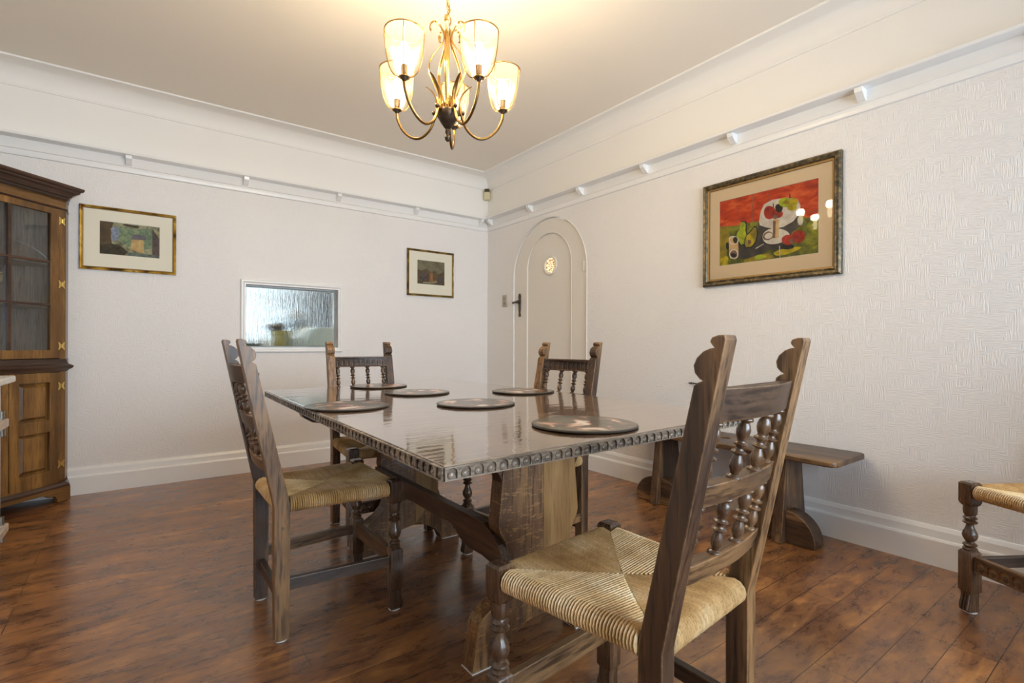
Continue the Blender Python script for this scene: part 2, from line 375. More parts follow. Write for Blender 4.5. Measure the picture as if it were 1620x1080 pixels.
# baseboards
def skirt(name, x0, y0, x1, y1, nx, ny):
    bm = BM(); prof = [(0, 0), (0.026, 0), (0.026, 0.108), (0.022, 0.116), (0.015, 0.118), (0.013, 0.15), (0.006, 0.166), (0, 0.168)]
    a = [bm.verts.new((x0+nx*p, y0+ny*p, z)) for p, z in prof]; b_ = [bm.verts.new((x1+nx*p, y1+ny*p, z)) for p, z in prof]
    for i in range(len(prof)): j = (i+1) % len(prof); bm.faces.new([a[i], a[j], b_[j], b_[i]])
    bm.faces.new(a); bm.faces.new(b_[::-1]); struct(name, bm, gloss_white)
skirt('baseboard_back', X0, Y1, X1, Y1, 0, -1)
skirt('baseboard_right', X1, Y0, X1, DC-DR-0.0, -1, 0)
skirt('baseboard_left', X0, Y0, X0, Y1, 1, 0)
skirt('baseboard_front', X0, Y0, X1, Y0, 0, 1)
skirt('baseboard_door_side', X1, DC+DR+0.0, X1, Y1, -1, 0)
# cove
def sweep(name, prof, mat, closed=True, smooth=None):
    bm = BM(); cs = [(X0, Y0, 1, 1), (X1, Y0, -1, 1), (X1, Y1, -1, -1), (X0, Y1, 1, -1)]
    R = [[bm.verts.new((x+sx*p, y+sy*p, z)) for p, z in prof] for x, y, sx, sy in cs]
    n = len(prof)
    for i in range(4):
        A, B = R[i], R[(i+1) % 4]
        for k in range(n if closed else n-1): bm.faces.new([A[k], A[(k+1) % n], B[(k+1) % n], B[k]])
    return struct(name, bm, mat, smooth=smooth)
cr = 0.112
prof = [(0.0, 2.462), (0.006, 2.464), (0.008, 2.472)]+[(0.010+cr*(1-math.cos(math.radians(a)))*1.12, 2.474+cr*math.sin(math.radians(a))*0.93) for a in range(0, 91, 9)]+[(0.142, 2.581), (0.146, ZC), (0.0, ZC)]
sweep('trim_1', prof, plaster, smooth=35)
# plate rail shelf with backboard
prof = [(0, 2.056), (0.010, 2.058), (0.014, 2.066), (0.012, 2.092), (0.017, 2.096), (0.014, 2.101), (0.013, 2.156), (0.084, 2.156), (0.088, 2.159), (0.088, 2.170), (0.084, 2.173), (0, 2.173)]
rail = sweep('trim_2', prof, gloss_white, smooth=35)
def bracket(x, y, nx, ny):
    bm = BM(); pr = [(0.012, 2.104), (0.02, 2.104), (0.03, 2.108), (0.055, 2.128), (0.066, 2.136), (0.07, 2.1565), (0.012, 2.1565)]
    w = 0.016; A = []; B = []
    for p, z in pr:
        A.append(bm.verts.new((x+nx*p-ny*w, y+ny*p+nx*w, z))); B.append(bm.verts.new((x+nx*p+ny*w, y+ny*p-nx*w, z)))
    bm.faces.new(A); bm.faces.new(B[::-1])
    for i in range(len(pr)): j = (i+1) % len(pr); bm.faces.new([A[i], A[j], B[j], B[i]])
    obj('bracket', bm, gloss_white, rail)
for x in (-0.73, -0.047, 0.635, 1.308, 1.992, 2.677): bracket(x, Y1, 0, -1)
for y in (-0.95, -0.32, 0.31, 0.943, 1.584, 2.211, 2.828, 3.452, 4.069): bracket(X1, y, -1, 0)

# door: arched leaf with a recessed arched panel and a round glazed light
XD = X1+0.012
IR, IS = 0.287, 1.607
inner = [(DC-IR, 0.12), (DC-IR, IS)]+[(DC-IR*math.cos(PI*i/28), IS+IR*math.sin(PI*i/28)) for i in range(1, 28)]+[(DC+IR, IS), (DC+IR, 0.12)]
def arch_pts(r, s, z0): return [(DC-r, z0), (DC-r, s)]+[(DC-r*math.cos(PI*i/32), s+r*math.sin(PI*i/32)) for i in range(1, 32)]+[(DC+r, s), (DC+r, z0)]
PY = Matrix(((0, 0, 1, 0), (1, 0, 0, 0), (0, 1, 0, 0), (0, 0, 0, 1)))   # local (x,y,z) -> world (z,x,y)
circ = [(3.238+0.074*math.cos(2*PI*i/28), 1.617+0.074*math.sin(2*PI*i/28)) for i in range(28)]
dl = plate_bm(arch_pts(DR-0.006, DS, 0.006), [inner], 0.018, 0.002)
bm = BM(); join(bm, dl, Matrix.Translation((XD, 0, 0)) @ PY)
dl = plate_bm(arch_pts(DR-0.008, DS, 0.008), [circ], 0.028, 0.001)
join(bm, dl, Matrix.Translation((XD+0.014, 0, 0)) @ PY)
door = struct('door_1', bm, door_paint)
# raised bead round the opening (the frame) and round the panel
def bead(pts, r, x): 
    bm = BM(); tube(bm, [(x, p[0], p[1]) for p in pts], r, 8); return bm
struct('door_frame', bead(arch_pts(DR+0.004, DS, 0.0), 0.006, X1+0.001), door_paint, door, smooth=40)
struct('panel_bead', bead(inner, 0.005, XD+0.002), door_paint, door, smooth=40)
bm = BM(); tube(bm, [(XD+0.01, p[0], p[1]) for p in circ], 0.010, 8, closed=True); 
struct('round_window_frame', bm, door_paint, door, smooth=40)
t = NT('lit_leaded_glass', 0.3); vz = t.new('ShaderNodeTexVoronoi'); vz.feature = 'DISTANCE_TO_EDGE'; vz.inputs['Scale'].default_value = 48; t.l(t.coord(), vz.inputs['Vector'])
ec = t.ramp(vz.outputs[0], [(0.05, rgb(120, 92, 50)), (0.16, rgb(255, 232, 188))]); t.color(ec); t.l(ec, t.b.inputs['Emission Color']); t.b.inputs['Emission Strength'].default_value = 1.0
bm = BM(); prism(bm, circ, XD+0.016, XD+0.022, 'yz'); struct('round_window', bm, t.m, door)
# door handle
hd = link(bpy.data.objects.new('door_handle', None), door)
pl = [(3.648-0.0, 1.190)]
bm = BM()
outl = [(3.648+a, z) for a, z in ((-0.012, 1.20), (-0.016, 1.215), (-0.010, 1.235), (-0.016, 1.27), (-0.018, 1.345), (-0.012, 1.36), (-0.019, 1.375), (-0.016, 1.398), (-0.006, 1.41))]
outl += [(2*3.648-a, z) for a, z in reversed(outl)]
prism(bm, outl, XD-0.008, XD, 'yz'); obj('door_plate', bm, iron, hd, bevel=0.002)
bm = BM(); tube(bm, [(XD-0.005, 3.648, 1.33), (XD-0.05, 3.648, 1.33)], 0.010, 12)
tube(bm, bez([(XD-0.046, 3.70, 1.328), (XD-0.05, 3.685, 1.326), (XD-0.05, 3.66, 1.331), (XD-0.05, 3.63, 1.333), (XD-0.052, 3.608, 1.340), (XD-0.05, 3.596, 1.341)], 5), 0.0085, 10)
obj('lever', bm, iron, hd, smooth=50)
for z in (1.56, 0.35):
    bm = BM(); tube(bm, [(XD-0.006, DC-DR+0.035, z-0.04), (XD-0.006, DC-DR+0.035, z+0.04)], 0.007, 10); box(bm, XD-0.004, XD, DC-DR+0.004, DC-DR+0.066, z-0.035, z+0.035)
    obj('hinge', bm, door_paint, door)
# dark hall behind the door is closed by the leaf itself

# light switch, wall hook, sensor
sw = thing('light_switch', 'small brushed double light switch plate left of arched white door', 'light switch', (X1, 3.862, 1.358))
bm = BM(); box(bm, -0.008, 0, -0.038, 0.038, -0.056, 0.056); obj('switch_plate', bm, plain('switch_metal', rgb(176, 166, 150), 0.35, 0.5), sw, bevel=0.003)
for z in (-0.022, 0.022):
    bm = BM(); box(bm, -0.013, -0.008, -0.014, 0.014, z-0.012, z+0.012); obj('rocker', bm, plain('switch_rocker', rgb(150, 140, 124), 0.4), sw, bevel=0.002)
hk = thing('wall_hook', 'tiny dark metal hook sticking out of the right wall behind the nearest chair', 'hook', (X1, 1.851, 0.71))
bm = BM(); tube(bm, [(0, 0, 0), (-0.022, 0, 0), (-0.03, 0.0, 0.006)], 0.0042, 8); tube(bm, [(-0.015, 0.026, 0), (-0.015, -0.03, 0)], 0.004, 8); obj('hook_arm', bm, iron, hk)
sn = thing('motion_sensor', 'small cream alarm motion sensor with dark lens high in room corner', 'sensor', (X1-0.03, Y1-0.03, 2.36), -PI/4)
bm = BM(); prism(bm, [(-0.03, 0.02), (0.03, 0.02), (0.034, 0.0), (0.026, -0.03), (-0.026, -0.03), (-0.034, 0.0)], 0.0, 0.075, 'xy'); obj('sensor_case', bm, plain('sensor_plastic', rgb(206, 196, 160), 0.4), sn, bevel=0.006)
bm = BM(); prism(bm, [(-0.022, 0.015), (0.022, 0.015), (0.022, -0.024), (-0.022, -0.024)], 0.076, 0.108, 'xy'); obj('sensor_lens', bm, plain('sensor_dark', rgb(70, 58, 26), 0.3), sn, bevel=0.004)

# serving hatch: frame, reeded pane, kitchen behind it
def frame_bm(x0, x1, z0, z1, w, prof, M):
    """mitred frame, outer rectangle x0..x1, z0..z1; prof = [(inset, height)]"""
    bm = BM(); rings = []
    for d, h in prof:
        rings.append([bm.verts.new(M @ Vector((x, z, h))) for x, z in ((x0+d, z0+d), (x1-d, z0+d), (x1-d, z1-d), (x0+d, z1-d))])
    for A, B in zip(rings, rings[1:]+rings[:1]):
        for i in range(4): bm.faces.new([A[i], A[(i+1) % 4], B[(i+1) % 4], B[i]])
    return bm
XZ = Matrix(((1, 0, 0, 0), (0, 0, -1, 0), (0, 1, 0, 0), (0, 0, 0, 1)))       # local x,y,z(out) -> world x, z, -y
MB = Matrix.Translation((0, Y1, 0)) @ XZ
win = frame_bm(0.606, 1.348, 0.882, 1.419, 0.04, [(0, 0), (0, 0.012), (0.006, 0.02), (0.014, 0.02), (0.026, 0.012), (0.034, 0.012), (0.034, -0.06), (0.046, -0.06), (0.046, -0.11), (0, -0.11)], MB)
w1 = struct('window_1', win, gloss_white)
bm = BM(); box(bm, HX0+0.008, HX1-0.008, Y1+0.045, Y1+0.05, HZ0+0.008, HZ1-0.008); obj('window_pane', bm, reeded, w1)
# kitchen room beyond the hatch
kw = plain('kitchen_wall_paint', rgb(200, 204, 204), 0.6)
bm = BM(); wall_with_hole(bm, -0.6, 3.4, 0, 2.5, [(0.3, 1.28, 0.95, 2.05)], lambda b, a, c, d, e, i: box(b, a, c, 6.6, 6.7, d, e), 9); struct('wall_kitchen', bm, kw)
bm = BM(); box(bm, -0.7, -0.6, Y1+0.11, 6.6, 0, 2.5); box(bm, 3.4, 3.5, Y1+0.11, 6.6, 0, 2.5); struct('wall_kitchen_sides', bm, kw)
bm = BM(); box(bm, -0.7, 3.5, Y1+0.11, 6.7, 2.5, 2.56); struct('ceiling_kitchen', bm, kw)
bm = BM(); box(bm, -0.7, 3.5, Y1+0.1, 6.7, -0.1, -0.0); struct('floor_kitchen', bm, plain('kitchen_tiles', rgb(120, 116, 110), 0.4))
kc = thing('kitchen_counter', 'pale kitchen worktop just behind the reeded serving hatch', 'counter', (1.0, 4.28, 0))
bm = BM(); box(bm, -1.0, 1.2, 0, 0.58, 0.0, 0.87); obj('cupboard_body', bm, plain('kitchen_unit', rgb(170, 168, 160), 0.5), kc)
bm = BM(); box(bm, -1.02, 1.22, 0, 0.6, 0.87, 0.905); obj('worktop', bm, plain('worktop_pale', rgb(150, 156, 150), 0.4), kc)
kb = thing('tall_kitchen_unit', 'dark grey kitchen cupboard seen blurred at right through the hatch glass', 'cupboard', (2.25, 6.2, 0))
bm = BM(); box(bm, -0.62, 0.7, 0, 0.38, 0, 2.3); obj('unit_body', bm, plain('kitchen_dark', rgb(62, 66, 74), 0.35), kb, bevel=0.004)
for x in (-0.31, 0.36):
    bm = BM(); box(bm, x-0.3, x+0.3, -0.02, 0, 0.1, 2.25); d_ = obj('unit_door', bm, plain('kitchen_dark_door', rgb(70, 74, 84), 0.3), kb, bevel=0.004)
    bm = BM(); tube(bm, [(x+0.2, -0.045, 1.0), (x+0.2, -0.045, 1.5)], 0.008, 8); obj('handle', bm, iron, d_)
pt = thing('flower_pot', 'yellow pot with brown handles seen blurred through the hatch glass', 'pot', (0.915, 4.40, 0.906))
bm = BM(); lathe(bm, [(0.052, 0), (0.062, 0.01), (0.068, 0.11), (0.074, 0.115), (0.074, 0.145), (0.066, 0.145), (0.062, 0.04)], 24); obj('pot_body', bm, plain('yellow_glaze', rgb(206, 186, 66), 0.4), pt, smooth=40)
bm = BM(); 
for (x, y, z, r) in ((-0.055, 0, 0.16, 0.034), (-0.02, 0.01, 0.175, 0.04), (-0.085, 0, 0.18, 0.02)): bmesh.ops.create_icosphere(bm, subdivisions=3, radius=r, matrix=Matrix.Translation((x, y, z)))
obj('utensil_heads', bm, plain('brown_wooden_spoons', rgb(92, 74, 58), 0.6), pt, smooth=0)
bx_ = thing('bread_bin', 'white rounded bread bin seen blurred at right through the hatch glass', 'bread bin', (1.265, 4.50, 0.906))
bm = BM(); prism(bm, [(-0.16, 0.02), (0.17, 0.02), (0.17, 0.18), (-0.06, 0.18)]+arc(-0.06, 0.08, 0.10, 90, 180, 8), -0.09, 0.09, 'xz'); obj('bin_body', bm, plain('bin_white', rgb(222, 228, 218), 0.35), bx_, bevel=0.006)
bm = BM(); box(bm, -0.15, 0.17, -0.085, 0.085, 0, 0.02); obj('bin_base', bm, plain('bin_dark', rgb(44, 46, 46), 0.5), bx_)
fl = thing('potted_orchid', 'white flower above dark leaves seen blurred through the hatch glass', 'plant', (1.04, 4.62, 0.906))
bm = BM(); lathe(bm, [(0.04, 0), (0.05, 0.09), (0.044, 0.09), (0.03, 0.02)], 20); obj('plant_pot', bm, plain('grey_pot', rgb(90, 100, 100), 0.5), fl, smooth=40)
bm = BM()
for k in range(9):
    a = k*2.4; r = 0.05+0.02*(k % 3); tube(bm, bez([(0, 0, 0.07), (r*0.5*math.cos(a), r*0.5*math.sin(a), 0.15+0.01*k), (r*math.cos(a), r*math.sin(a), 0.19+0.012*k)], 5), [0.004]*4+[0.012]*3+[0.008]*3+[0.002], 6, flat=0.3)
obj('leaf_spray', bm, plain('dark_leaf', rgb(50, 70, 62), 0.5), fl, smooth=60)
bm = BM()
for k in range(6):
    a = k*PI/3; bmesh.ops.create_icosphere(bm, subdivisions=2, radius=0.018, matrix=Matrix.Translation((0.02*math.cos(a)-0.01, -0.02, 0.29+0.02*math.sin(a))) @ Matrix.Diagonal((1, 0.4, 1, 1)))
obj('flower', bm, plain('white_petal', rgb(240, 240, 235), 0.5), fl, smooth=0)
tr_ = thing('kitchen_tray', 'low dark tray seen blurred at bottom left through the hatch glass', 'tray', (0.72, 4.42, 0.906))
bm = BM(); box(bm, -0.08, 0.07, -0.05, 0.05, 0, 0.045); obj('tray_body', bm, plain('dark_tray', rgb(62, 74, 64), 0.5), tr_, bevel=0.008)

# windows that let the daylight in (behind the viewer and on the left)
def casement(name, u0, u1, z0, z1, cols, rows, M, gm=None):
    bm = frame_bm(u0, u1, z0, z1, 0.06, [(0, -0.10), (0, 0.02), (0.05, 0.02), (0.05, -0.10)], M)
    w = struct(name, bm, gloss_white)
    bm = BM()
    for i in range(1, cols):
        u = u0+(u1-u0)*i/cols; vs = box(bm, u-0.03, u+0.03, z0+0.05, z1-0.05, -0.06, -0.01); bmesh.ops.transform(bm, matrix=M, verts=vs)
    for j in range(1, rows):
        z = z0+(z1-z0)*j/rows; vs = box(bm, u0+0.05, u1-0.05, z-0.015, z+0.015, -0.05, -0.02); bmesh.ops.transform(bm, matrix=M, verts=vs)
    obj('glazing_bars', bm, gloss_white, w)
    bm = BM(); vs = box(bm, u0+0.05, u1-0.05, z0+0.05, z1-0.05, -0.04, -0.036); bmesh.ops.transform(bm, matrix=M, verts=vs); obj('window_pane', bm, gm or glass_win, w)
MF = Matrix(((1, 0, 0, 0), (0, 0, 1, Y0), (0, 1, 0, 0), (0, 0, 0, 1))); MLf = Matrix(((0, 0, 1, X0), (1, 0, 0, 0), (0, 1, 0, 0), (0, 0, 0, 1)))
casement('window_2', WX0, WX1, WZ0, WZ1, 4, 1, MF)
MK = Matrix(((1, 0, 0, 0), (0, 0, -1, 6.6), (0, 1, 0, 0), (0, 0, 0, 1)))
casement('window_3', 0.3, 1.28, 0.95, 2.05, 2, 2, MK, glass_kitchen)

# ================================================================ PICTURES
def picture(name, label, M, x0, x1, z0, z1, fwid, fd, fm, inner_m, matm, art, artfn, liner=None):
    """M maps local (u right, v up, w out of the wall)"""
    root = thing(name, label, 'picture'); root.matrix_world = M
    # frame
    prof = [(0, 0.001), (0, fd*0.7), (fwid*0.25, fd), (fwid*0.6, fd*0.85), (fwid*0.72, fd*0.95), (fwid, fd*0.55), (fwid, 0.001)]
    fb = frame_bm(x0, x1, z0, z1, fwid, prof, Matrix.Identity(4)); f = obj('frame', fb, fm, root)
    fb = frame_bm(x0+fwid*0.8, x1-fwid*0.8, z0+fwid*0.8, z1-fwid*0.8, 0.003, [(0, 0.001), (0, fd*0.72), (fwid*0.35, fd*0.62), (fwid*0.35, 0.001)], Matrix.Identity(4)); obj('slip', fb, inner_m, f)
    ax0, ax1, az0, az1 = art
    e = fwid*0.9; b_ = 0.004; h = fd*0.35
    mb = BM(); ou = [(x0+e, z0+e), (x1-e, z0+e), (x1-e, z1-e), (x0+e, z1-e)]; inn = [(ax0, az0), (ax1, az0), (ax1, az1), (ax0, az1)]
    def q(zz, P_): return [mb.verts.new((a, b, zz)) for a, b in P_]
    O, I, I2 = q(h, ou), q(h, inn), q(h-0.0025, [(ax0+0.002, az0+0.002), (ax1-0.002, az0+0.002), (ax1-0.002, az1-0.002), (ax0+0.002, az1-0.002)])
    for i in range(4):
        j = (i+1) % 4; mb.faces.new([O[i], O[j], I[j], I[i]]); g = mb.faces.new([I[i], I[j], I2[j], I2[i]]); g.material_index = 1
    mo = obj('mount', mb, [matm, plain('mount_bevel', rgb(238, 232, 214), 0.7)], root)
    for p in mo.data.polygons: pass
    ab = BM(); mats = artfn(ab, ax0, az0, ax1-ax0, az1-az0, h-0.0032); obj('print', ab, mats, root)
    gb = BM(); box(gb, x0+e, x1-e, z0+e, z1-e, fd*0.45, fd*0.45+0.0015); obj('picture_glass', gb, glass_pic, root)
    gb = BM(); box(gb, x0+0.004, x1-0.004, z0+0.004, z1-0.004, 0.0, 0.002); obj('backing', gb, plain('backing_board', rgb(110, 90, 66), 0.8), root)
    return root
def poly(bm, pts, w, mi):
    vs = [bm.verts.new((p[0], p[1], w)) for p in pts]; f = bm.faces.new(vs); f.material_index = mi
    if f.normal.z < 0: f.normal_flip()
def paint(name, a, b, c=None, scale=14, sx=1, sy=1, p=(0.35, 0.65), rough=0.6):
    t = NT(name, rough, 0, 0, 0.2); n = t.noise(t.coord((sx, sy, 1)), scale, 6, 0.65, 0.5)
    st = [(p[0], a), (p[1], b)] if c is None else [(p[0], a), ((p[0]+p[1])/2, b), (p[1], c)]
    t.color(t.ramp(n, st)); return t.m
def blob(cx, cy, rx, ry, n=20, wob=0.0, ph=0.0, rot=0.0):
    out = []
    for i in range(n):
        a = 2*PI*i/n; k = 1+wob*math.sin(3*a+ph); x, y = rx*k*math.cos(a), ry*k*math.sin(a)
        out.append((cx+x*math.cos(rot)-y*math.sin(rot), cy+x*math.sin(rot)+y*math.cos(rot)))
    return out
def still_life(bm, x0, z0, w, h, d):
    # picture coordinates measured on the sheared view: px,py -> u,v
    def uv(px, py):
        u = (px-118)/940.0; top = 362-0.2525*(px-118); bot = 970-0.133*(px-118)
        u = u+0.10*u*(1-u)*-1.0
        return (x0+w*min(1, max(0, u)), z0+h*(1-min(1, max(0, (py-top)/(bot-top)))))
    M = [paint('art_orange', rgb(150, 40, 14), rgb(196, 62, 22), rgb(224, 104, 52), 9, 1, 2.5), paint('art_green', rgb(50, 58, 22), rgb(96, 102, 34), rgb(150, 156, 40), 11),
         paint('art_dark_cloth', rgb(44, 44, 46), rgb(84, 80, 76), None, 16), paint('art_white', rgb(196, 190, 184), rgb(232, 228, 222), None, 20),
         paint('art_red', rgb(120, 28, 20), rgb(196, 58, 36), None, 24), paint('art_yellow', rgb(150, 140, 20), rgb(222, 200, 30), None, 22),
         paint('art_lime', rgb(130, 150, 40), rgb(190, 205, 40), None, 22), paint('art_black', rgb(22, 22, 20), rgb(44, 44, 38), None, 22),
         paint('art_beige', rgb(190, 150, 100), rgb(222, 190, 140), None, 22), paint('art_brown', rgb(96, 64, 50), rgb(140, 110, 90), None, 22), paint('art_olive', rgb(120, 110, 26), rgb(170, 150, 40), None, 22)]
    k = [0]
    def P_(pts, mi):
        k[0] += 1; poly(bm, [uv(*p) for p in pts], d+0.00008*k[0], mi)
    def E(cx, cy, rx, ry, mi, rot=0, wob=0.04): P_([p for p in blob(cx, cy, rx, ry, 22, wob, cx, rot)], mi)
    poly(bm, [(x0, z0), (x0+w, z0), (x0+w, z0+h), (x0, z0+h)], d, 1)
    P_([(118, 362), (1058, 120), (1058, 520), (960, 500), (900, 470), (760, 520), (540, 530), (460, 545), (330, 575), (118, 605)], 0)
    for a, b_ in ((485, 492), (328, 333), (640, 644)): P_([(a, 262), (b_, 260), (b_, 548), (a, 552)], 9)
    P_([(118, 600), (200, 585), (240, 680), (200, 880), (150, 960), (118, 968)], 10)
    P_([(540, 540), (620, 590), (760, 590), (900, 480), (940, 560), (850, 640), (800, 800), (640, 800), (560, 860), (470, 925), (330, 880), (350, 760), (500, 760), (545, 640)], 2)
    P_([(400, 900), (560, 850), (640, 840), (700, 880), (560, 905), (400, 935)], 10)
    E(800, 820, 120, 28, 5, -0.25, 0.1); E(180, 930, 46, 60, 5, 0, 0.2); E(560, 875, 60, 22, 6, -0.2, 0.15)
    P_([(370, 535), (405, 528), (432, 545), (426, 620), (442, 700), (430, 765), (340, 770), (310, 680), (345, 610)], 7)
    P_([(362, 548), (402, 538), (418, 560), (412, 620), (426, 670), (410, 740), (370, 762), (320, 700), (316, 668), (345, 615)], 6)
    P_([(500, 575), (530, 580), (545, 640), (528, 730), (480, 792), (410, 792), (395, 730), (420, 670), (470, 620)], 7)
    P_([(500, 590), (522, 592), (532, 650), (514, 728), (470, 778), (420, 780), (404, 725), (428, 672), (478, 625)], 10)
    E(462, 712, 36, 56, 5, -0.3); E(455, 732, 18, 22, 9)
    P_([(200, 745), (228, 740), (232, 800), (206, 812), (194, 780)], 7)
    P_([(228, 700), (338, 690), (340, 860), (320, 890), (250, 895), (236, 850)], 8)
    E(285, 718, 54, 42, 3); E(286, 720, 44, 32, 8); E(305, 716, 26, 30, 7)
    E(288, 850, 52, 48, 3); E(288, 850, 40, 36, 9); E(284, 862, 30, 20, 7)
    P_([(552, 540), (568, 440), (600, 370), (680, 325), (800, 305), (890, 320), (918, 380), (916, 450), (860, 535), (780, 585), (700, 605), (620, 590), (560, 570)], 3)
    E(655, 448, 58, 64, 4); E(730, 460, 42, 42, 4); E(738, 405, 34, 42, 7); E(705, 490, 24, 22, 9)
    E(800, 352, 68, 46, 6); E(862, 350, 36, 42, 5); E(800, 352, 30, 20, 10); E(848, 398, 40, 36, 5)
    P_([(826, 270), (834, 268), (836, 312), (828, 314)], 7); P_([(682, 360), (690, 360), (692, 400), (684, 402)], 7)
    E(705, 675, 122, 76, 3, -0.1); E(640, 672, 50, 40, 9, -0.4); E(645, 672, 38, 28, 3, -0.4)
    P_([(686, 520), (738, 512), (738, 690), (682, 698)], 8); P_([(686, 530), (710, 530), (706, 690), (684, 694)], 9)
    E(812, 775, 56, 28, 7); E(815, 712, 50, 50, 4); E(902, 682, 56, 60, 4); E(852, 728, 18, 30, 9)
    P_([(742, 770), (748, 769), (752, 880), (746, 881)], 3); P_([(520, 790), (600, 745), (602, 750), (524, 798)], 3)
    return M
def landscape(pal):
    def fn(bm, x0, z0, w, h, d):
        M = [paint('print_wash_%d' % i, *q[0]) for i, q in enumerate(pal)]
        poly(bm, [(x0, z0), (x0+w, z0), (x0+w, z0+h), (x0, z0+h)], d, 0)
        for i, q in enumerate(pal[1:], 1):
            for j, pts in enumerate(q[1]): poly(bm, [(x0+w*a, z0+h*b) for a, b in pts], d+0.0001*i+0.00002*j, i)
        return M
    return fn
pal1 = [((rgb(96, 92, 66), rgb(150, 146, 112), rgb(176, 172, 140), 26), []),
        ((rgb(62, 50, 34), rgb(104, 84, 58), None, 40), [[(0, 0), (0, 1), (0.22, 1), (0.18, 0.6), (0.2, 0.3), (0.1, 0)]]),
        ((rgb(92, 100, 120), rgb(156, 164, 178), None, 50), [[(0.2, 0.42), (0.18, 0.8), (0.28, 0.9), (0.33, 0.75), (0.3, 0.45)]]),
        ((rgb(86, 112, 92), rgb(150, 160, 118), None, 46), [[(0.3, 0.45), (0.32, 0.9), (0.6, 0.86), (0.86, 0.92), (0.88, 0.3), (0.6, 0.2)]]),
        ((rgb(176, 140, 92), rgb(206, 178, 118), None, 30), [[(0.5, 0.2), (0.52, 0.52), (0.72, 0.54), (0.73, 0.12)]]),
        ((rgb(96, 88, 100), rgb(120, 116, 116), None, 30), [[(0.5, 0.53), (0.54, 0.68), (0.76, 0.7), (0.76, 0.54)]]),
        ((rgb(38, 32, 22), rgb(84, 74, 52), None, 60), [[(0.0, 0.02), (0.02, 0.26), (0.2, 0.34), (0.34, 0.3), (0.46, 0.12), (0.4, 0.0)], [(0.36, 0.93), (0.4, 0.98), (0.66, 0.95), (0.62, 0.88)]]),
        ((rgb(70, 78, 72), rgb(128, 136, 122), None, 60), [[(0.44, 0.0), (0.46, 0.12), (0.86, 0.1), (1, 0.14), (1, 0)]]),
        ((rgb(72, 58, 56), rgb(110, 96, 88), None, 36), [[(0.87, 0.12), (0.87, 0.94), (0.92, 0.8), (1, 0.62), (1, 0.06)]])]
pal2 = [((rgb(96, 88, 66), rgb(118, 110, 84), rgb(134, 124, 96), 16), []),
        ((rgb(70, 56, 38), rgb(108, 90, 62), None, 50), [[(0, 0), (0, 0.62), (0.15, 0.56), (0.32, 0.66), (0.5, 0.5), (0.62, 0.6), (0.75, 0.46), (1, 0.62), (1, 0)]]),
        ((rgb(58, 44, 40), rgb(104, 88, 82), None, 90), [[(0.06, 0.14), (0.1, 0.42), (0.28, 0.5), (0.42, 0.44), (0.4, 0.16)], [(0.72, 0.08), (0.76, 0.34), (0.92, 0.4), (0.98, 0.1)]]),
        ((rgb(120, 66, 36), rgb(168, 120, 72), None, 90), [[(0.44, 0.14), (0.44, 0.48), (0.55, 0.52), (0.58, 0.12)]]),
        ((rgb(120, 112, 84), rgb(164, 156, 118), None, 60), [[(0.2, 0.04), (0.22, 0.09), (0.55, 0.13), (0.7, 0.2), (0.72, 0.1), (0.5, 0.04)]])]
gold_seg = NT('gilt_frame', 0.3, 0.85); f_ = gold_seg.noise(gold_seg.coord((1, 1, 1)), 9, 2, 0.4)
gold_seg.color(gold_seg.ramp(f_, [(0.38, rgb(96, 72, 34)), (0.47, rgb(190, 152, 64)), (0.6, rgb(226, 196, 108)), (0.68, rgb(130, 92, 44))]))
gold_dull = NT('dull_gilt_frame', 0.38, 0.7); f_ = gold_dull.noise(gold_dull.coord(), 14, 3, 0.5)
gold_dull.color(gold_dull.ramp(f_, [(0.36, rgb(70, 54, 28)), (0.5, rgb(120, 98, 44)), (0.66, rgb(168, 140, 66))]))
brn_frame = NT('bronze_wood_frame', 0.38, 0.35); f_ = brn_frame.noise(brn_frame.coord((1, 1, 1)), 45, 5, 0.65)
brn_frame.color(brn_frame.ramp(f_, [(0.34, rgb(44, 38, 26)), (0.5, rgb(86, 74, 50)), (0.68, rgb(138, 116, 76))]))
cream = plain('cream_mount', rgb(244, 236, 214), 0.8); beige = plain('beige_mount', rgb(232, 212, 180), 0.8)
slip_g = plain('gilt_slip', rgb(140, 110, 62), 0.5, 0.4)
picture('framed_print', 'wide framed landscape print in bright gilt frame beside the corner cabinet', Matrix.Translation((-0.0405, Y1, 1.614)) @ XZ,
        -0.253, 0.253, -0.203, 0.203, 0.018, 0.022, gold_seg.m, slip_g, cream, (-0.155, 0.161, -0.099, 0.113), landscape(pal1))
picture('framed_print', 'small squarish framed print in dull gilt frame near the room corner', Matrix.Translation((2.153, Y1, 1.592)) @ XZ,
        -0.236, 0.236, -0.209, 0.209, 0.016, 0.022, gold_dull.m, slip_g, cream, (-0.136, 0.142, -0.100, 0.116), landscape(pal2))
MRW = Matrix(((0, 0, -1, X1), (-1, 0, 0, 1.404), (0, 1, 0, 1.601), (0, 0, 0, 1)))
picture('framed_painting', 'large orange and green still life of bowl and fruit in bronze frame', MRW, -0.376, 0.376, -0.304, 0.304, 0.036, 0.03, brn_frame.m, slip_g, beige,
        (-0.275, 0.269, -0.187, 0.195), still_life)

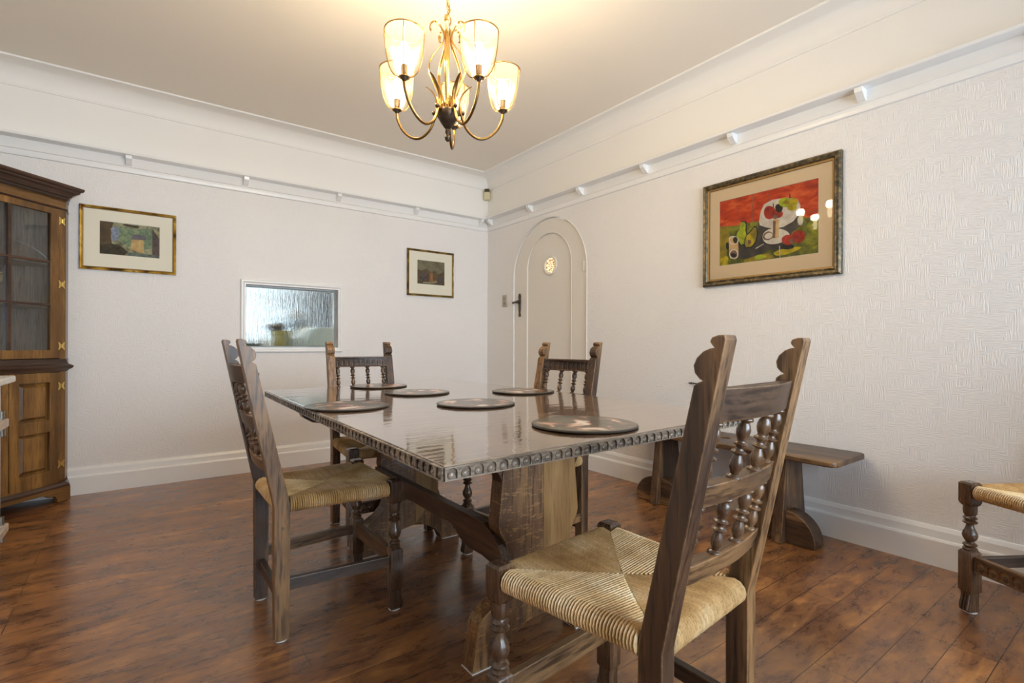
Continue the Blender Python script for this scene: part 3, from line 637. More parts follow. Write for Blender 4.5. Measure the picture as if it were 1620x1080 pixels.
# ================================================================ CHAIRS
def post_profile():
    """back post outline in (y, z): straight foot, raking back above the seat, carved finial in front"""
    def ln(z): return 0.0 if z < 0.43 else -0.112*(z-0.43)/0.527
    def hw(z): return 0.0235 if z < 0.44 else 0.0235-0.006*(z-0.44)/0.517
    back = [(-0.021, 0.006), (-0.0235, 0.3), (-0.0235, 0.43)]+[(ln(z)-hw(z), z) for z in (0.55, 0.7, 0.85, 0.95)]+[(ln(0.957)-0.014, 0.957)]
    fr = [(ln(0.957)-0.004, 0.957), (ln(0.95)+0.0045, 0.9535), (ln(0.945)+0.0065, 0.947), (ln(0.94)+0.001, 0.9405), (ln(0.935)-0.003, 0.938)]
    fr += [(ln(0.935)+0.005, 0.9365), (ln(0.93)+0.014, 0.932), (ln(0.92)+0.0225, 0.922), (ln(0.91)+0.0255, 0.910), (ln(0.90)+0.0215, 0.898), (ln(0.89)+0.0115, 0.889), (ln(0.886)+0.0055, 0.8865)]
    fr += [(ln(0.883)+0.0125, 0.8835), (ln(0.878)+hw(0.878), 0.878)]+[(ln(z)+hw(z), z) for z in (0.8, 0.65, 0.5)]+[(0.0235, 0.43), (0.0235, 0.3), (0.021, 0.006)]
    return back+fr
def ln(z): return 0.0 if z < 0.43 else -0.112*(z-0.43)/0.527
RW, FW, DP = 0.163, 0.195, 0.37
def nulling(bm, n, pitch, h, M, dome=True, t=0.004):
    """strip of round-headed hollows: plate with arch holes and a bud in each"""
    L = n*pitch; w = pitch*0.40
    holes = []
    for i in range(n):
        c = -L/2+pitch*(i+0.5); holes.append([(c-w, h*0.08), (c+w, h*0.08), (c+w, h*0.55)]+[(c+w*math.cos(a), h*0.55+min(w, h*0.37)*math.sin(a)) for a in (0.6, 1.2, 1.57, 1.94, 2.54)]+[(c-w, h*0.55)])
    pb = plate_bm([(-L/2, 0), (L/2, 0), (L/2, h), (-L/2, h)], holes, t, 0.0)
    if dome:
        for i in range(n):
            c = -L/2+pitch*(i+0.5); bmesh.ops.create_icosphere(pb, subdivisions=2, radius=1, matrix=Matrix.Translation((c, h*0.34, t*0.05)) @ Matrix.Diagonal((w*0.66, h*0.28, t*0.8, 1)))
    join(bm, pb, M)
def make_chair(label):
    root = thing('dining_chair', label, 'chair', group='carved oak dining chairs with rush seats')
    pad = lambda par, x, y: (lambda b: (lathe(b, [(0.019, 0.0005), (0.021, 0.002), (0.021, 0.006)], 14, Matrix.Translation((x, y, 0))), obj('felt_pad', b, felt, par)))(BM())
    for sx in (-1, 1):
        bm = BM(); prism(bm, post_profile(), sx*RW-0.0195, sx*RW+0.0195, 'yz')
        p = obj('back_post', bm, oak['z'], root, bevel=0.003); pad(p, sx*RW, 0)
        # dowel ends on the post
        bm = BM(); tube(bm, [(sx*(RW+0.0190), 0, 0.36), (sx*(RW+0.0215), 0, 0.36)], 0.006, 6); obj('peg', bm, oakd['z'], p)
        bm = BM(); tube(bm, [(sx*RW, ln(0.845)+0.018, 0.848), (sx*RW, ln(0.845)+0.0225, 0.848)], 0.0045, 8)
        obj('peg', bm, oakd['z'], p)
        # front leg
        bm = BM(); x, y = sx*FW, DP; T = Matrix.Translation((x, y, 0))
        hb = 0.0225
        def sq(z0, z1, a0, a1):
            vs = [bm.verts.new((x+i*a, y+j*a, z)) for z, a in ((z0, a0), (z1, a1)) for i, j in ((-1, -1), (1, -1), (1, 1), (-1, 1))]
            return vs
        def block(levels):
            R = []
            for z, a in levels: R.append([bm.verts.new((x+i*a, y+j*a, z)) for i, j in ((-1, -1), (1, -1), (1, 1), (-1, 1))])
            for A, B in zip(R, R[1:]):
                for i in range(4): bm.faces.new([A[i], A[(i+1) % 4], B[(i+1) % 4], B[i]])
            bm.faces.new(R[0][::-1]); bm.faces.new(R[-1])
        block([(0.376, 0.014), (0.384, 0.020), (0.392, hb), (0.456, hb), (0.462, hb-0.005)])
        block([(0.070, 0.017), (0.078, hb), (0.212, hb), (0.218, 0.019), (0.222, 0.014)])
        lathe(bm, [(0.012, 0.215), (0.0205, 0.222), (0.0215, 0.227), (0.018, 0.231), (0.0135, 0.233), (0.019, 0.236), (0.0215, 0.240), (0.019, 0.244), (0.0125, 0.248), (0.012, 0.251), (0.017, 0.257), (0.0215, 0.267), (0.0225, 0.275),
                   (0.020, 0.285), (0.015, 0.295), (0.0115, 0.306), (0.011, 0.312), (0.0205, 0.317), (0.022, 0.321), (0.017, 0.325), (0.013, 0.328), (0.019, 0.331), (0.021, 0.335), (0.016, 0.340), (0.0155, 0.344), (0.0195, 0.35), (0.0205, 0.366), (0.0195, 0.38)], 20, T)
        foot = [(-0.018, 0.006), (0.020, 0.006), (0.0245, 0.014), (0.0235, 0.028), (0.019, 0.044), (0.016, 0.060), (0.018, 0.074), (-0.018, 0.074), (-0.016, 0.045)]
        prism(bm, [(y+a, z) for a, z in foot], x-0.018, x+0.018, 'yz')
        for k in (-0.0115, -0.001, 0.0095):
            tube(bm, [(x+k, y+0.0165, 0.066), (x+k, y+0.019, 0.045), (x+k, y+0.0245, 0.028), (x+k, y+0.0255, 0.014)], 0.0042, 6)
        l_ = obj('front_leg', bm, turned, root, smooth=38); pad(l_, x, y)
    # back rails, bowed backwards
    def rail(name, z0, z1, th, bow, carve=False, mat=oak['x']):
        bm = BM(); N = 14; L = RW-0.017; R = []
        for i in range(N+1):
            x = -L+2*L*i/N; by = -bow*(1-(x/L)**2)
            R.append([bm.verts.new((x, by+ln(z)+f*th, z)) for z, f in ((z0, -0.5), (z0, 0.5), (z1, 0.5), (z1, -0.5))])
        for A, B in zip(R, R[1:]):
            for i in range(4): bm.faces.new([A[i], A[(i+1) % 4], B[(i+1) % 4], B[i]])
        bm.faces.new(R[0]); bm.faces.new(R[-1][::-1])
        r_ = obj(name, bm, mat, root, bevel=0.002)
        if carve:
            bm = BM(); n_ = 10; nulling(bm, n_, (2*L-0.006)/n_, z1-z0-0.006, Matrix.Identity(4), t=0.005)
            for v in bm.verts:
                x, zz, d = v.co; z = z0+0.003+zz; v.co = Vector((x, -bow*(1-(x/L)**2)+ln(z)+th/2-0.0005+d, z))
            obj('carved_front', bm, oakd['x'], r_)
        return r_
    rail('crest_rail', 0.818, 0.874, 0.026, 0.020, True)
    rail('middle_rail', 0.674, 0.712, 0.028, 0.016)
    rail('lower_rail', 0.534, 0.570, 0.028, 0.013)
    def spindle(z0, z1, x, bow):
        H = z1-z0; pr = [(0.009, 0), (0.0125, 0.02), (0.0125, 0.05), (0.009, 0.07), (0.0066, 0.09), (0.0076, 0.12), (0.0105, 0.18), (0.0114, 0.24), (0.0104, 0.30), (0.0076, 0.36), (0.0064, 0.40), (0.0125, 0.425), (0.0132, 0.445), (0.0085, 0.465),
                         (0.0058, 0.50), (0.0068, 0.535), (0.0125, 0.56), (0.0130, 0.58), (0.0085, 0.60), (0.0070, 0.63), (0.0096, 0.68), (0.0116, 0.74), (0.0118, 0.80), (0.0098, 0.87), (0.0072, 0.905), (0.0075, 0.92), (0.0125, 0.945), (0.0125, 0.975), (0.0095, 1.0)]
        bm = BM(); ym = -bow*(1-(x/0.146)**2)
        lathe(bm, [(r, -H*0.02+H*1.04*t_) for r, t_ in pr], 16)
        tilt = math.atan2(0.112, 0.527)
        M = Matrix.Translation((x, ym+ln(z0), z0)) @ Matrix.Rotation(tilt, 4, 'X')
        bmesh.ops.transform(bm, matrix=M, verts=bm.verts[:]); obj('spindle', bm, turned, root, smooth=60)
    for i in range(4):
        x = -0.1275+0.085*i; spindle(0.710, 0.820, x, 0.018); spindle(0.568, 0.676, x, 0.014)
    # stretchers
    bm = BM(); box(bm, -FW+0.018, FW-0.018, DP-0.011, DP+0.009, 0.150, 0.206); fs = obj('front_stretcher', bm, oak['x'], root, bevel=0.002)
    bm = BM(); nulling(bm, 9, (2*FW-0.05)/9, 0.048, Matrix(((1, 0, 0, 0), (0, 0, 1, DP+0.0085), (0, 1, 0, 0.154), (0, 0, 0, 1))), t=0.005)
    for v in bm.verts: pass
    obj('carved_front', bm, oakd['x'], fs)
    bm = BM(); box(bm, -RW+0.015, RW-0.015, -0.010, 0.010, 0.118, 0.154); obj('rear_stretcher', bm, oak['x'], root, bevel=0.002)
    for sx in (-1, 1):
        bm = BM(); vs = box(bm, -0.010, 0.010, 0.015, DP-0.014, 0.156, 0.194)
        for v in bm.verts: v.co.x += sx*(RW+(FW-RW)*v.co.y/DP)
        obj('side_stretcher', bm, oak['y'], root, bevel=0.002)
    # rush seat : cords wound over four rails
    bm = BM(); ZT, R0 = 0.431, 0.0215; lay = bm.verts.layers.float.new('cord')
    def hwid(y): return RW+(FW-RW)*y/DP
    inner_faces = []
    yc = DP/2
    def cord(path, wdir, w):
        """path: list of (pos, normal)"""
        rings = []
        for p, n in path:
            rings.append([bm.verts.new(p+wdir*(w*a)+n*(h*w)) for a, h in ((-0.46, -0.6), (-0.38, 0.15), (0, 0.62), (0.38, 0.15), (0.46, -0.6))])
        tone = rnd.random()
        for r_ in rings:
            for k_, v_ in enumerate(r_): v_[lay] = (0.45+0.55*tone)*(0.0 if k_ in (0, 4) else 0.8 if k_ in (1, 3) else 1.0)  # random tone per cord, with crease shade painted along both edges
        for A, B in zip(rings, rings[1:]):
            for i in range(4): bm.faces.new([A[i], A[i+1], B[i+1], B[i]])
    rnd = random.Random(3)
    def side_path(edge, inn, outv, base):
        """edge, inn: distances along outv measured from base; returns path over the rail"""
        pts = []; n = 5
        for i in range(n):
            t_ = i/(n-1); s = inn+(edge-inn)*t_; dip = 0.0085*(1-min(1.0, abs(s)/abs(edge)))**0.8+0.0035*max(0, (1-t_))
            pts.append((base+outv*s+Vector((0, 0, ZT+R0-dip-0.002)), Vector((0, 0, 1))))
        for k in range(1, 7):
            a = PI*k/6; pts.append((base+outv*(edge+R0*math.sin(a))+Vector((0, 0, ZT+R0*math.cos(a)-0.002)), (outv*math.sin(a)+Vector((0, 0, math.cos(a)))).normalized()))
        pts.append((base+outv*(edge-0.05)+Vector((0, 0, ZT-R0-0.0)), Vector((0, 0, -1))))
        return pts
    CW = 0.0068
    n = int((DP-0.046)/CW); 
    for sx in (-1, 1):
        for i in range(n):
            y = 0.024+(DP-0.048)*(i+0.5)/n; e = hwid(y)-0.001; inn = hwid(y)*abs(y-yc)/yc; inn = min(inn, e-0.006)
            j = rnd.uniform(-0.0005, 0.0005); cord(side_path(e, inn, Vector((sx, 0, 0)), Vector((0, y+j, 0))), Vector((0, 1, 0)), (DP-0.048)/n*rnd.uniform(0.9, 1.03))
    for sy, half in ((1, FW), (-1, RW)):
        L = half-0.024; n = int(2*L/CW)
        for i in range(n):
            x = -L+2*L*(i+0.5)/n; e = yc-0.001; inn = min(yc*abs(x)/half, e-0.006)
            cord(side_path(e, inn, Vector((0, sy, 0)), Vector((x+rnd.uniform(-0.0005, 0.0005), yc, 0))), Vector((1, 0, 0)), 2*L/n*rnd.uniform(0.9, 1.03))
    # dark core under the cords, coloured as shade in the gaps, closing the underside
    Z0, Z1 = ZT-R0+0.002, ZT+R0-0.0150
    A = [bm.verts.new(v_) for v_ in ((-RW, 0.002, Z1), (RW, 0.002, Z1), (FW, DP-0.002, Z1), (-FW, DP-0.002, Z1))]; B = [bm.verts.new(v_) for v_ in ((-RW, 0.002, Z0), (RW, 0.002, Z0), (FW, DP-0.002, Z0), (-FW, DP-0.002, Z0))]
    fs_ = [bm.faces.new(A), bm.faces.new(B[::-1])]+[bm.faces.new([A[i], B[i], B[(i+1) % 4], A[(i+1) % 4]]) for i in range(4)]
    for f in fs_: f.material_index = 1
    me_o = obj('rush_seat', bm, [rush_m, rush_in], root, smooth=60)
    return root
chair = make_chair('nearest rush-seated oak chair in the foreground, its carved tall back towards the viewer')
chair.location = (0.873, 0.560, 0); chair.rotation_euler = (0, 0, math.radians(5.4))
dup(chair, 'oak rush-seated chair seen side-on at the left long side of the table', (0.37, 1.893, 0), math.radians(-90.0))
dup(chair, 'oak rush-seated chair at the far end of the table, below the serving hatch', (1.003, 2.69, 0), math.radians(179.2))
dup(chair, 'oak rush-seated chair at right side of table, in front of the arched door', (1.592, 1.806, 0), math.radians(97))
dup(chair, 'oak rush-seated chair by the right wall, only one front leg and seat corner showing', (2.615, 0.128, 0), math.radians(62))

# ================================================================ TABLE
tb = thing('dining_table', 'long oak trestle dining table with glossy top and carved edge', 'table', (1.01, 1.7, 0))
def rel(p): return (p[0]-1.01, p[1]-1.7)
NL, NR, FR_, FL_ = rel((0.446, 0.807)), rel((1.53, 0.828)), rel((1.575, 2.69)), rel((0.491, 2.62))
def ztop(x): return 0.722+0.006*(x+0.564)/1.09
bm = BM(); TH = 0.030
T_ = [bm.verts.new((p[0], p[1], ztop(p[0]))) for p in (NL, NR, FR_, FL_)]; B_ = [bm.verts.new((p[0], p[1], ztop(p[0])-TH)) for p in (NL, NR, FR_, FL_)]
f = bm.faces.new(T_); bm.faces.new(B_[::-1]).material_index = 1
for i in range(4): bm.faces.new([T_[i], B_[i], B_[(i+1) % 4], T_[(i+1) % 4]]).material_index = 1
ttop = obj('tabletop', bm, [table_top_m, edge_m], tb, bevel=0.003)
for a, b_ in ((NL, NR), (NR, FR_), (FR_, FL_), (FL_, NL)):
    va = Vector((a[0], a[1], ztop(a[0])-TH+0.002)); vb = Vector((b_[0], b_[1], ztop(b_[0])-TH+0.002)); d = vb-va; L = d.length; ex = d.normalized(); nz = Vector((0, 0, 1)); ny = ex.cross(nz)
    n_ = round(L/0.0290); M = Matrix(((ex.x, nz.x, ny.x, (va.x+vb.x)/2), (ex.y, nz.y, ny.y, (va.y+vb.y)/2), (ex.z, nz.z, ny.z, (va.z+vb.z)/2), (0, 0, 0, 1)))
    bm = BM(); nulling(bm, n_, L/n_, TH-0.005, M, t=0.0055); obj('carved_edge', bm, edge_m, ttop)
def trestle(cx, y, flip):
    half = [(0.075, 0.004), (0.250, 0.004), (0.228, 0.135), (0.215, 0.150), (0.175, 0.175), (0.145, 0.205), (0.130, 0.245), (0.128, 0.30), (0.130, 0.335), (0.137, 0.355), (0.155, 0.385), (0.160, 0.402), (0.135, 0.655)]
    arch_ = [(0.125, 0.012), (0.105, 0.045), (0.06, 0.085), (0.0, 0.10)]
    right = [(0.150, 0.004), (0.250, 0.004)]+half[2:]
    inner_r = [(0.150, 0.004), (0.138, 0.03), (0.11, 0.062), (0.06, 0.09), (0.0, 0.10)]
    out = right+[(-a, z) for a, z in reversed(right)]+[(-a, z) for a, z in inner_r[1:]][:3]+[(0.0, 0.10)]+[(a, z) for a, z in reversed(inner_r[1:4])]
    bm = BM(); prism(bm, [(cx+a, z) for a, z in out], y-0.028, y+0.028, 'xz'); bmesh.ops.triangulate(bm, faces=[f for f in bm.faces if len(f.verts) > 4])
    tr = obj('trestle', bm, [oakf], tb)
    # paler repaired board on the right of the face
    bm = BM(); pr = [(0.012, 0.105), (0.128, 0.245), (0.128, 0.335), (0.137, 0.355), (0.155, 0.385), (0.1595, 0.402), (0.1345, 0.655), (0.012, 0.655)]
    prism(bm, [(cx+a, z) for a, z in pr], y-0.0292, y-0.0278, 'xz')
    obj('pale_board', bm, oakg, tr, label='golden oak right-hand board of the trestle')
    # yoke carrying the top
    yk = [(-0.50, 0.690), (-0.505, 0.668), (-0.49, 0.640), (-0.455, 0.618), (-0.41, 0.610), (-0.30, 0.612), (-0.22, 0.606), (-0.17, 0.580), (-0.150, 0.545), (-0.142, 0.50), (-0.138, 0.47)]
    pts = [(cx+a, z) for a, z in yk]+[(cx-a, z) for a, z in reversed(yk)]
    bm = BM(); prism(bm, pts, y-0.024, y+0.024, 'xz'); bmesh.ops.triangulate(bm, faces=[f for f in bm.faces if len(f.verts) > 4])
    obj('yoke', bm, oakd['x'], tr)
    bm = BM()
    for sx in (-1, 1): tube(bm, [(cx+sx*0.16, y, 0.0025), (cx+sx*0.245, y, 0.0025)], 0.0, 4) if False else box(bm, min(cx+sx*0.152, cx+sx*0.252), max(cx+sx*0.152, cx+sx*0.252), y-0.03, y+0.03, 0.0005, 0.0032)
    obj('felt_pad', bm, felt, tr)
trestle(0.01, -0.45, 1); trestle(0.03, 0.50, -1)
top_s = [(0.50, 0.392), (-0.33, 0.392), (-0.385, 0.388), (-0.43, 0.372), (-0.468, 0.345), (-0.492, 0.31), (-0.500, 0.27), (-0.500, 0.165)]
bot_s = [(-0.462, 0.165), (-0.462, 0.235), (-0.452, 0.262), (-0.425, 0.282), (-0.38, 0.288), (-0.31, 0.286), (-0.27, 0.290), (-0.235, 0.305), (-0.215, 0.322), (-0.205, 0.318), (-0.195, 0.330), (-0.17, 0.335), (-0.12, 0.330),
         (0.13, 0.330), (0.20, 0.322), (0.25, 0.296), (0.35, 0.286), (0.50, 0.290)]
for sx in (-1,):
    bm = BM(); xx_ = 0.015+sx*0.147; prism(bm, top_s+bot_s, xx_-0.014, xx_+0.014, 'yz'); bmesh.ops.triangulate(bm, faces=[f for f in bm.faces if len(f.verts) > 4])
    s_ = obj('stretcher', bm, oakd['y'], tb)

# table mats
def mat_art(seed):
    t = NT('floral_mat_%d' % seed, 0.28, 0, 0.3)
    n = t.noise(t.coord(loc=(seed*3.1, seed*1.7, 0)), 13, 4, 0.55, 0.6); n2 = t.noise(t.coord(loc=(seed, 4, 0)), 30, 3)
    g = t.new('ShaderNodeTexGradient'); g.gradient_type = 'SPHERICAL'; t.l(t.coord((7.5, 7.5, 7.5)), g.inputs[0])
    c = t.ramp(n2, [(0.35, rgb(56, 54, 44)), (0.6, rgb(84, 80, 64)), (0.75, rgb(112, 96, 80))])
    fl_ = t.ramp(n, [(0.5, rgb(96, 104, 80)), (0.56, rgb(150, 92, 72)), (0.6, rgb(206, 160, 140)), (0.66, rgb(232, 224, 212))])
    fac = t.math('MULTIPLY', t.ramp(n, [(0.51, (0, 0, 0, 1)), (0.56, (1, 1, 1, 1))]), t.ramp(g.outputs[0], [(0.0, (0, 0, 0, 1)), (0.22, (1, 1, 1, 1))]))
    t.color(t.mix(fac, c, fl_)); return t.m
mat_edge = plain('mat_edge', rgb(52, 42, 34), 0.4)
MATS = [((0.590, 1.760), 'round floral table mat at the left edge of the table, beside the side-on chair', 1), ((1.000, 2.500), 'farthest round floral table mat, at the table end near the hatch', 2),
        ((1.007, 2.067), 'round floral table mat in mid table between the farthest and central mats', 3), ((0.993, 1.560), 'round floral table mat with orange flowers at the centre of the table', 4),
        ((1.420, 1.830), 'round floral table mat at the right edge before the chair by the door', 5), ((0.968, 0.978), 'nearest round floral table mat, large white flowers, close to the near table edge', 6)]
for (x, y), lab, sd in MATS:
    z = ztop(x-1.01); q = thing('table_mat', lab, 'table mat', (x, y, z+0.0012), random.Random(sd).uniform(-3, 3), 'round floral table mats')
    q.rotation_euler[0] = 0; R = 0.1425
    bm = BM(); lathe(bm, [(R-0.004, 0.0), (R-0.001, 0.0012), (R, 0.003), (R-0.0015, 0.0055), (R-0.004, 0.006)], 64); obj('mat_body', bm, mat_edge, q, smooth=40)
    bm = BM(); lathe(bm, [(R-0.004, 0.0061), (R-0.0045, 0.0066)], 64); obj('printed_top', bm, mat_art(sd), q)

# ================================================================ BENCH
bn = thing('oak_bench', 'low dark oak bench with half-moon feet against the right wall', 'bench', (2.588, 1.55, 0))
o_ = []
L_, W_, rc = 0.632, 0.172, 0.032
for cx, cy, a0 in ((W_-rc, L_-rc, 0), (-W_+rc, L_-rc, 90), (-W_+rc, -L_+rc, 180), (W_-rc, -L_+rc, 270)): o_ += arc(cx, cy, rc, a0, a0+90, 6)
hole = [(0.028*math.cos(2*PI*i/24), 0.055*math.sin(2*PI*i/24)) for i in range(24)]
sb = plate_bm(o_, [hole], 0.027, 0.006, 2); bmesh.ops.translate(sb, vec=(0, 0, 0.413), verts=sb.verts[:])
obj('bench_top', sb, oak['y'], bn, smooth=40)
for sy in (-1, 1):
    y = sy*0.36
    bm = BM(); prism(bm, [(-0.132, 0.003), (0.132, 0.003), (0.075, 0.412), (-0.075, 0.412)], y-0.024, y+0.024, 'xz'); obj('end_board', bm, oak['z'], bn, bevel=0.003)
    for sd, nm in ((1, 1), (-1, -1)):
        bm = BM(); pr = [(y+sd*0.024, 0.003), (y+sd*0.155, 0.003)]+[(y+sd*(0.024+0.133*math.cos(a)), 0.02+0.135*math.sin(a)) for a in [PI/2*i/10 for i in range(0, 11)]]
        prism(bm, pr, -0.09, 0.0, 'yz'); obj('half_moon_foot', bm, oak['y'], bn, bevel=0.003)

# ================================================================ CORNER CABINET
cb = thing('corner_cabinet', 'tall oak corner cabinet with glazed upper door and brass hinges', 'cabinet', (-0.345, 4.03, 0), math.radians(225))
CWD = 0.60
def plan(off=0.0, s=0.0): return [(0-s, 0+off), (CWD+s, 0+off), (CWD+0.087+s*0.2, -0.087+s*0.1), (CWD/2, -0.472), (-0.087-s*0.2, -0.087+s*0.1)]
def slab(bm, z0, z1, off, s): prism(bm, plan(off, s), z0, z1, 'xy')
bm = BM(); slab(bm, 0.10, 0.13, 0, 0); slab(bm, 0.775, 0.80, 0, 0)
# carcass sides and back boards
def panel(bm, a, b, th, z0, z1):
    a, b = Vector(a), Vector(b); d = (b-a).normalized(); n_ = Vector((-d.y, d.x)); c_ = Vector((CWD/2, -0.2))
    if (c_-a).dot(n_) < 0: n_ = -n_
    q = [a, b, b+n_*th, a+n_*th]; prism(bm, [(p.x, p.y) for p in q], z0, z1, 'xy')
PL = plan()
panel(bm, PL[1], PL[2], 0.014, 0.10, 1.80); panel(bm, PL[0], PL[4], 0.014, 0.10, 1.80)
body = obj('carcass', bm, cabw['z'], cb)
grey_back = wood('cabinet_interior_boards', rgb(112, 98, 88), rgb(140, 126, 116), rgb(158, 146, 134), axis='z', rough=0.6, coat=0)
bm = BM(); panel(bm, PL[2], PL[3], 0.01, 0.13, 1.80); panel(bm, PL[3], PL[4], 0.01, 0.13, 1.80); obj('back_boards', bm, grey_back, cb)
bm = BM(); slab(bm, 1.785, 1.80, 0, -0.002); obj('top_board', bm, cabw['x'], cb)
for z in (1.158, 1.408, 0.895):
    bm = BM(); prism(bm, [(0.03, -0.03), (CWD-0.03, -0.03), (CWD+0.06, -0.09), (CWD/2, -0.455), (-0.06, -0.09)], z-0.006, z+0.006, 'xy'); obj('shelf', bm, grey_back, cb)
# face frame
bm = BM(); box(bm, 0, CWD, -0.02, 0.0, 1.742, 1.80); obj('frieze', bm, cabw['x'], cb)
bm = BM(); box(bm, 0, 0.034, -0.02, 0, 0.10, 1.742); box(bm, CWD-0.034, CWD, -0.02, 0, 0.10, 1.742); obj('face_frame', bm, cabw['z'], cb, bevel=0.001)
def mould(name, prof, mat):
    bm = BM(); R = []
    for d, z in prof: R.append([bm.verts.new((x, y, z)) for x, y in ((-0.09-d*0.1, -0.087), (-d*0.9, d), (CWD+d*0.9, d), (CWD+0.09+d*0.1, -0.087))])
    R = [[bm.verts.new(v.co) for v in r] for r in R] if False else R
    for A, B in zip(R, R[1:]+R[:1]):
        for i in range(3): bm.faces.new([A[i], A[i+1], B[i+1], B[i]])
    for k in (0, 3): bm.faces.new([r[k] for r in R])
    return obj(name, bm, mat, cb)
mould('cornice', [(-0.01, 1.795), (0.004, 1.797), (0.010, 1.802), (0.010, 1.812), (0.018, 1.816), (0.022, 1.826), (0.034, 1.838), (0.048, 1.844), (0.050, 1.854), (0.060, 1.858), (0.064, 1.866), (0.064, 1.876), (-0.01, 1.876)], cabd)
mould('frieze_bead', [(-0.01, 1.736), (0.004, 1.737), (0.007, 1.741), (0.004, 1.746), (-0.01, 1.747)], cabd)
mould('waist_moulding', [(-0.01, 0.775), (0.004, 0.777), (0.012, 0.786), (0.024, 0.796), (0.028, 0.803), (0.028, 0.810), (0.020, 0.816), (0.010, 0.822), (0.006, 0.834), (0.003, 0.85), (-0.01, 0.852)], cabd)
mould('base_moulding', [(-0.01, 0.086), (0.016, 0.088), (0.016, 0.100), (0.008, 0.110), (0.0, 0.116), (-0.01, 0.116)], cabd)
bm = BM(); fo = [(-0.018, 0.005), (0.055, 0.005), (0.058, 0.03), (0.072, 0.048), (0.10, 0.046), (0.118, 0.060), (0.14, 0.066), (CWD-0.14, 0.066), (CWD-0.118, 0.060), (CWD-0.10, 0.046), (CWD-0.072, 0.048), (CWD-0.058, 0.03), (CWD-0.055, 0.005), (CWD+0.018, 0.005), (CWD+0.018, 0.09), (-0.018, 0.09)]
prism(bm, fo, -0.006, 0.016, 'xz'); bmesh.ops.triangulate(bm, faces=[f for f in bm.faces if len(f.verts) > 4])
for x in (-0.018, CWD+0.006): box(bm, x, x+0.012, -0.07, -0.006, 0.005, 0.09)
obj('bracket_feet', bm, cabw['x'], cb)
# glazed upper door (2 x 3 panes)
ud = link(bpy.data.objects.new('glazed_door', None), cb)
dx0, dx1, dz0, dz1 = 0.036, CWD-0.036, 0.855, 1.735; gx0, gx1, gz0, gz1 = 0.086, CWD-0.086, 0.903, 1.700
db = plate_bm([(dx0, dz0), (dx1, dz0), (dx1, dz1), (dx0, dz1)], [[(gx0, gz0), (gx1, gz0), (gx1, gz1), (gx0, gz1)]], 0.020, 0.0015)
Mx = Matrix(((1, 0, 0, 0), (0, 0, 1, -0.018), (0, 1, 0, 0), (0, 0, 0, 1)))
bm = BM(); join(bm, db, Mx); obj('door_frame', bm, cabw['z'], ud)
bm = BM(); box(bm, CWD/2-0.008, CWD/2+0.008, -0.012, 0.003, gz0, gz1)
for z in (1.416, 1.166): box(bm, gx0, gx1, -0.012, 0.001, z-0.006, z+0.006)
obj('glazing_bars', bm, cabd, ud)
bm = BM(); box(bm, gx0-0.004, gx1+0.004, -0.012, -0.0095, gz0-0.004, gz1+0.004); obj('door_glass', bm, glass_cab, ud)
def hhinge(par, x, z):
    bm = BM()
    for s in (-1, 1): prism(bm, [(x, z-0.006), (x+s*0.014, z-0.024), (x+s*0.019, z-0.022), (x+s*0.015, z), (x+s*0.019, z+0.022), (x+s*0.014, z+0.024), (x, z+0.006)], 0.0015, 0.004, 'xz')
    tube(bm, [(x, 0.005, z-0.012), (x, 0.005, z+0.012)], 0.0028, 8); obj('butterfly_hinge', bm, hinge_brass, par)
for z in (1.667, 1.292, 0.927): hhinge(ud, 0.026, z); hhinge(ud, CWD-0.026, z) if z == 1.292 else None
# lower panelled doors
for k in (0, 1):
    ld = link(bpy.data.objects.new('panelled_door', None), cb)
    a0, a1 = (0.036, CWD/2-0.003) if k == 0 else (CWD/2+0.003, CWD-0.036)
    h1 = [(a0+0.052, 0.498), (a1-0.046, 0.498), (a1-0.046, 0.716), (a0+0.052, 0.716)]; h2 = [(a0+0.052, 0.200), (a1-0.046, 0.200), (a1-0.046, 0.428), (a0+0.052, 0.428)]
    db = plate_bm([(a0, 0.12), (a1, 0.12), (a1, 0.772), (a0, 0.772)], [h1, h2], 0.020, 0.0015); bm = BM(); join(bm, db, Mx); obj('door_rails', bm, cabw['z'], ld)
    for h in (h1, h2):
        (xa, za), (xb, zb) = h[0], h[2]
        bm = BM(); R = []
        for ins, y in ((-0.002, -0.017), (0.008, -0.017), (0.024, -0.003), (0.025, 0.0)):
            R.append([bm.verts.new(p) for p in ((xa+ins, y, za+ins), (xb-ins, y, za+ins), (xb-ins, y, zb-ins), (xa+ins, y, zb-ins))])
        for A, B in zip(R, R[1:]):
            for i in range(4): bm.faces.new([A[i], A[(i+1) % 4], B[(i+1) % 4], B[i]])
        bm.faces.new(R[-1]); obj('raised_panel', bm, cabw['z'], ld)
    hx = 0.026 if k == 0 else CWD-0.026
    for z in (0.69, 0.228): hhinge(ld, hx, z)
# dishes inside the cabinet
def dish(label, x, z, r, mat, tilt):
    q = thing('display_plate', label, 'plate'); 
    bm = BM(); lathe(bm, [(0.001, 0.0), (r*0.5, 0.001), (r*0.62, 0.006), (r, 0.016), (r, 0.019), (r*0.6, 0.010), (0.001, 0.004)], 36, cap=False); obj('plate_body', bm, mat, q, smooth=40)
    q.matrix_world = Matrix.Translation((-0.345, 4.03, 0)) @ Matrix.Rotation(math.radians(225), 4, 'Z') @ Matrix.Translation((x, -0.16, z)) @ Matrix.Rotation(tilt, 4, 'X'); return q
dish('orange brown plate standing at bottom left inside the corner cabinet', 0.375, 0.979, 0.075, plain('terracotta_glaze', rgb(190, 120, 70), 0.3, noise=0.3, scale=50), math.radians(-78))
dish('small white saucer lying on middle shelf of the corner cabinet', 0.36, 1.166, 0.05, plain('white_china', rgb(232, 230, 224), 0.2), 0)

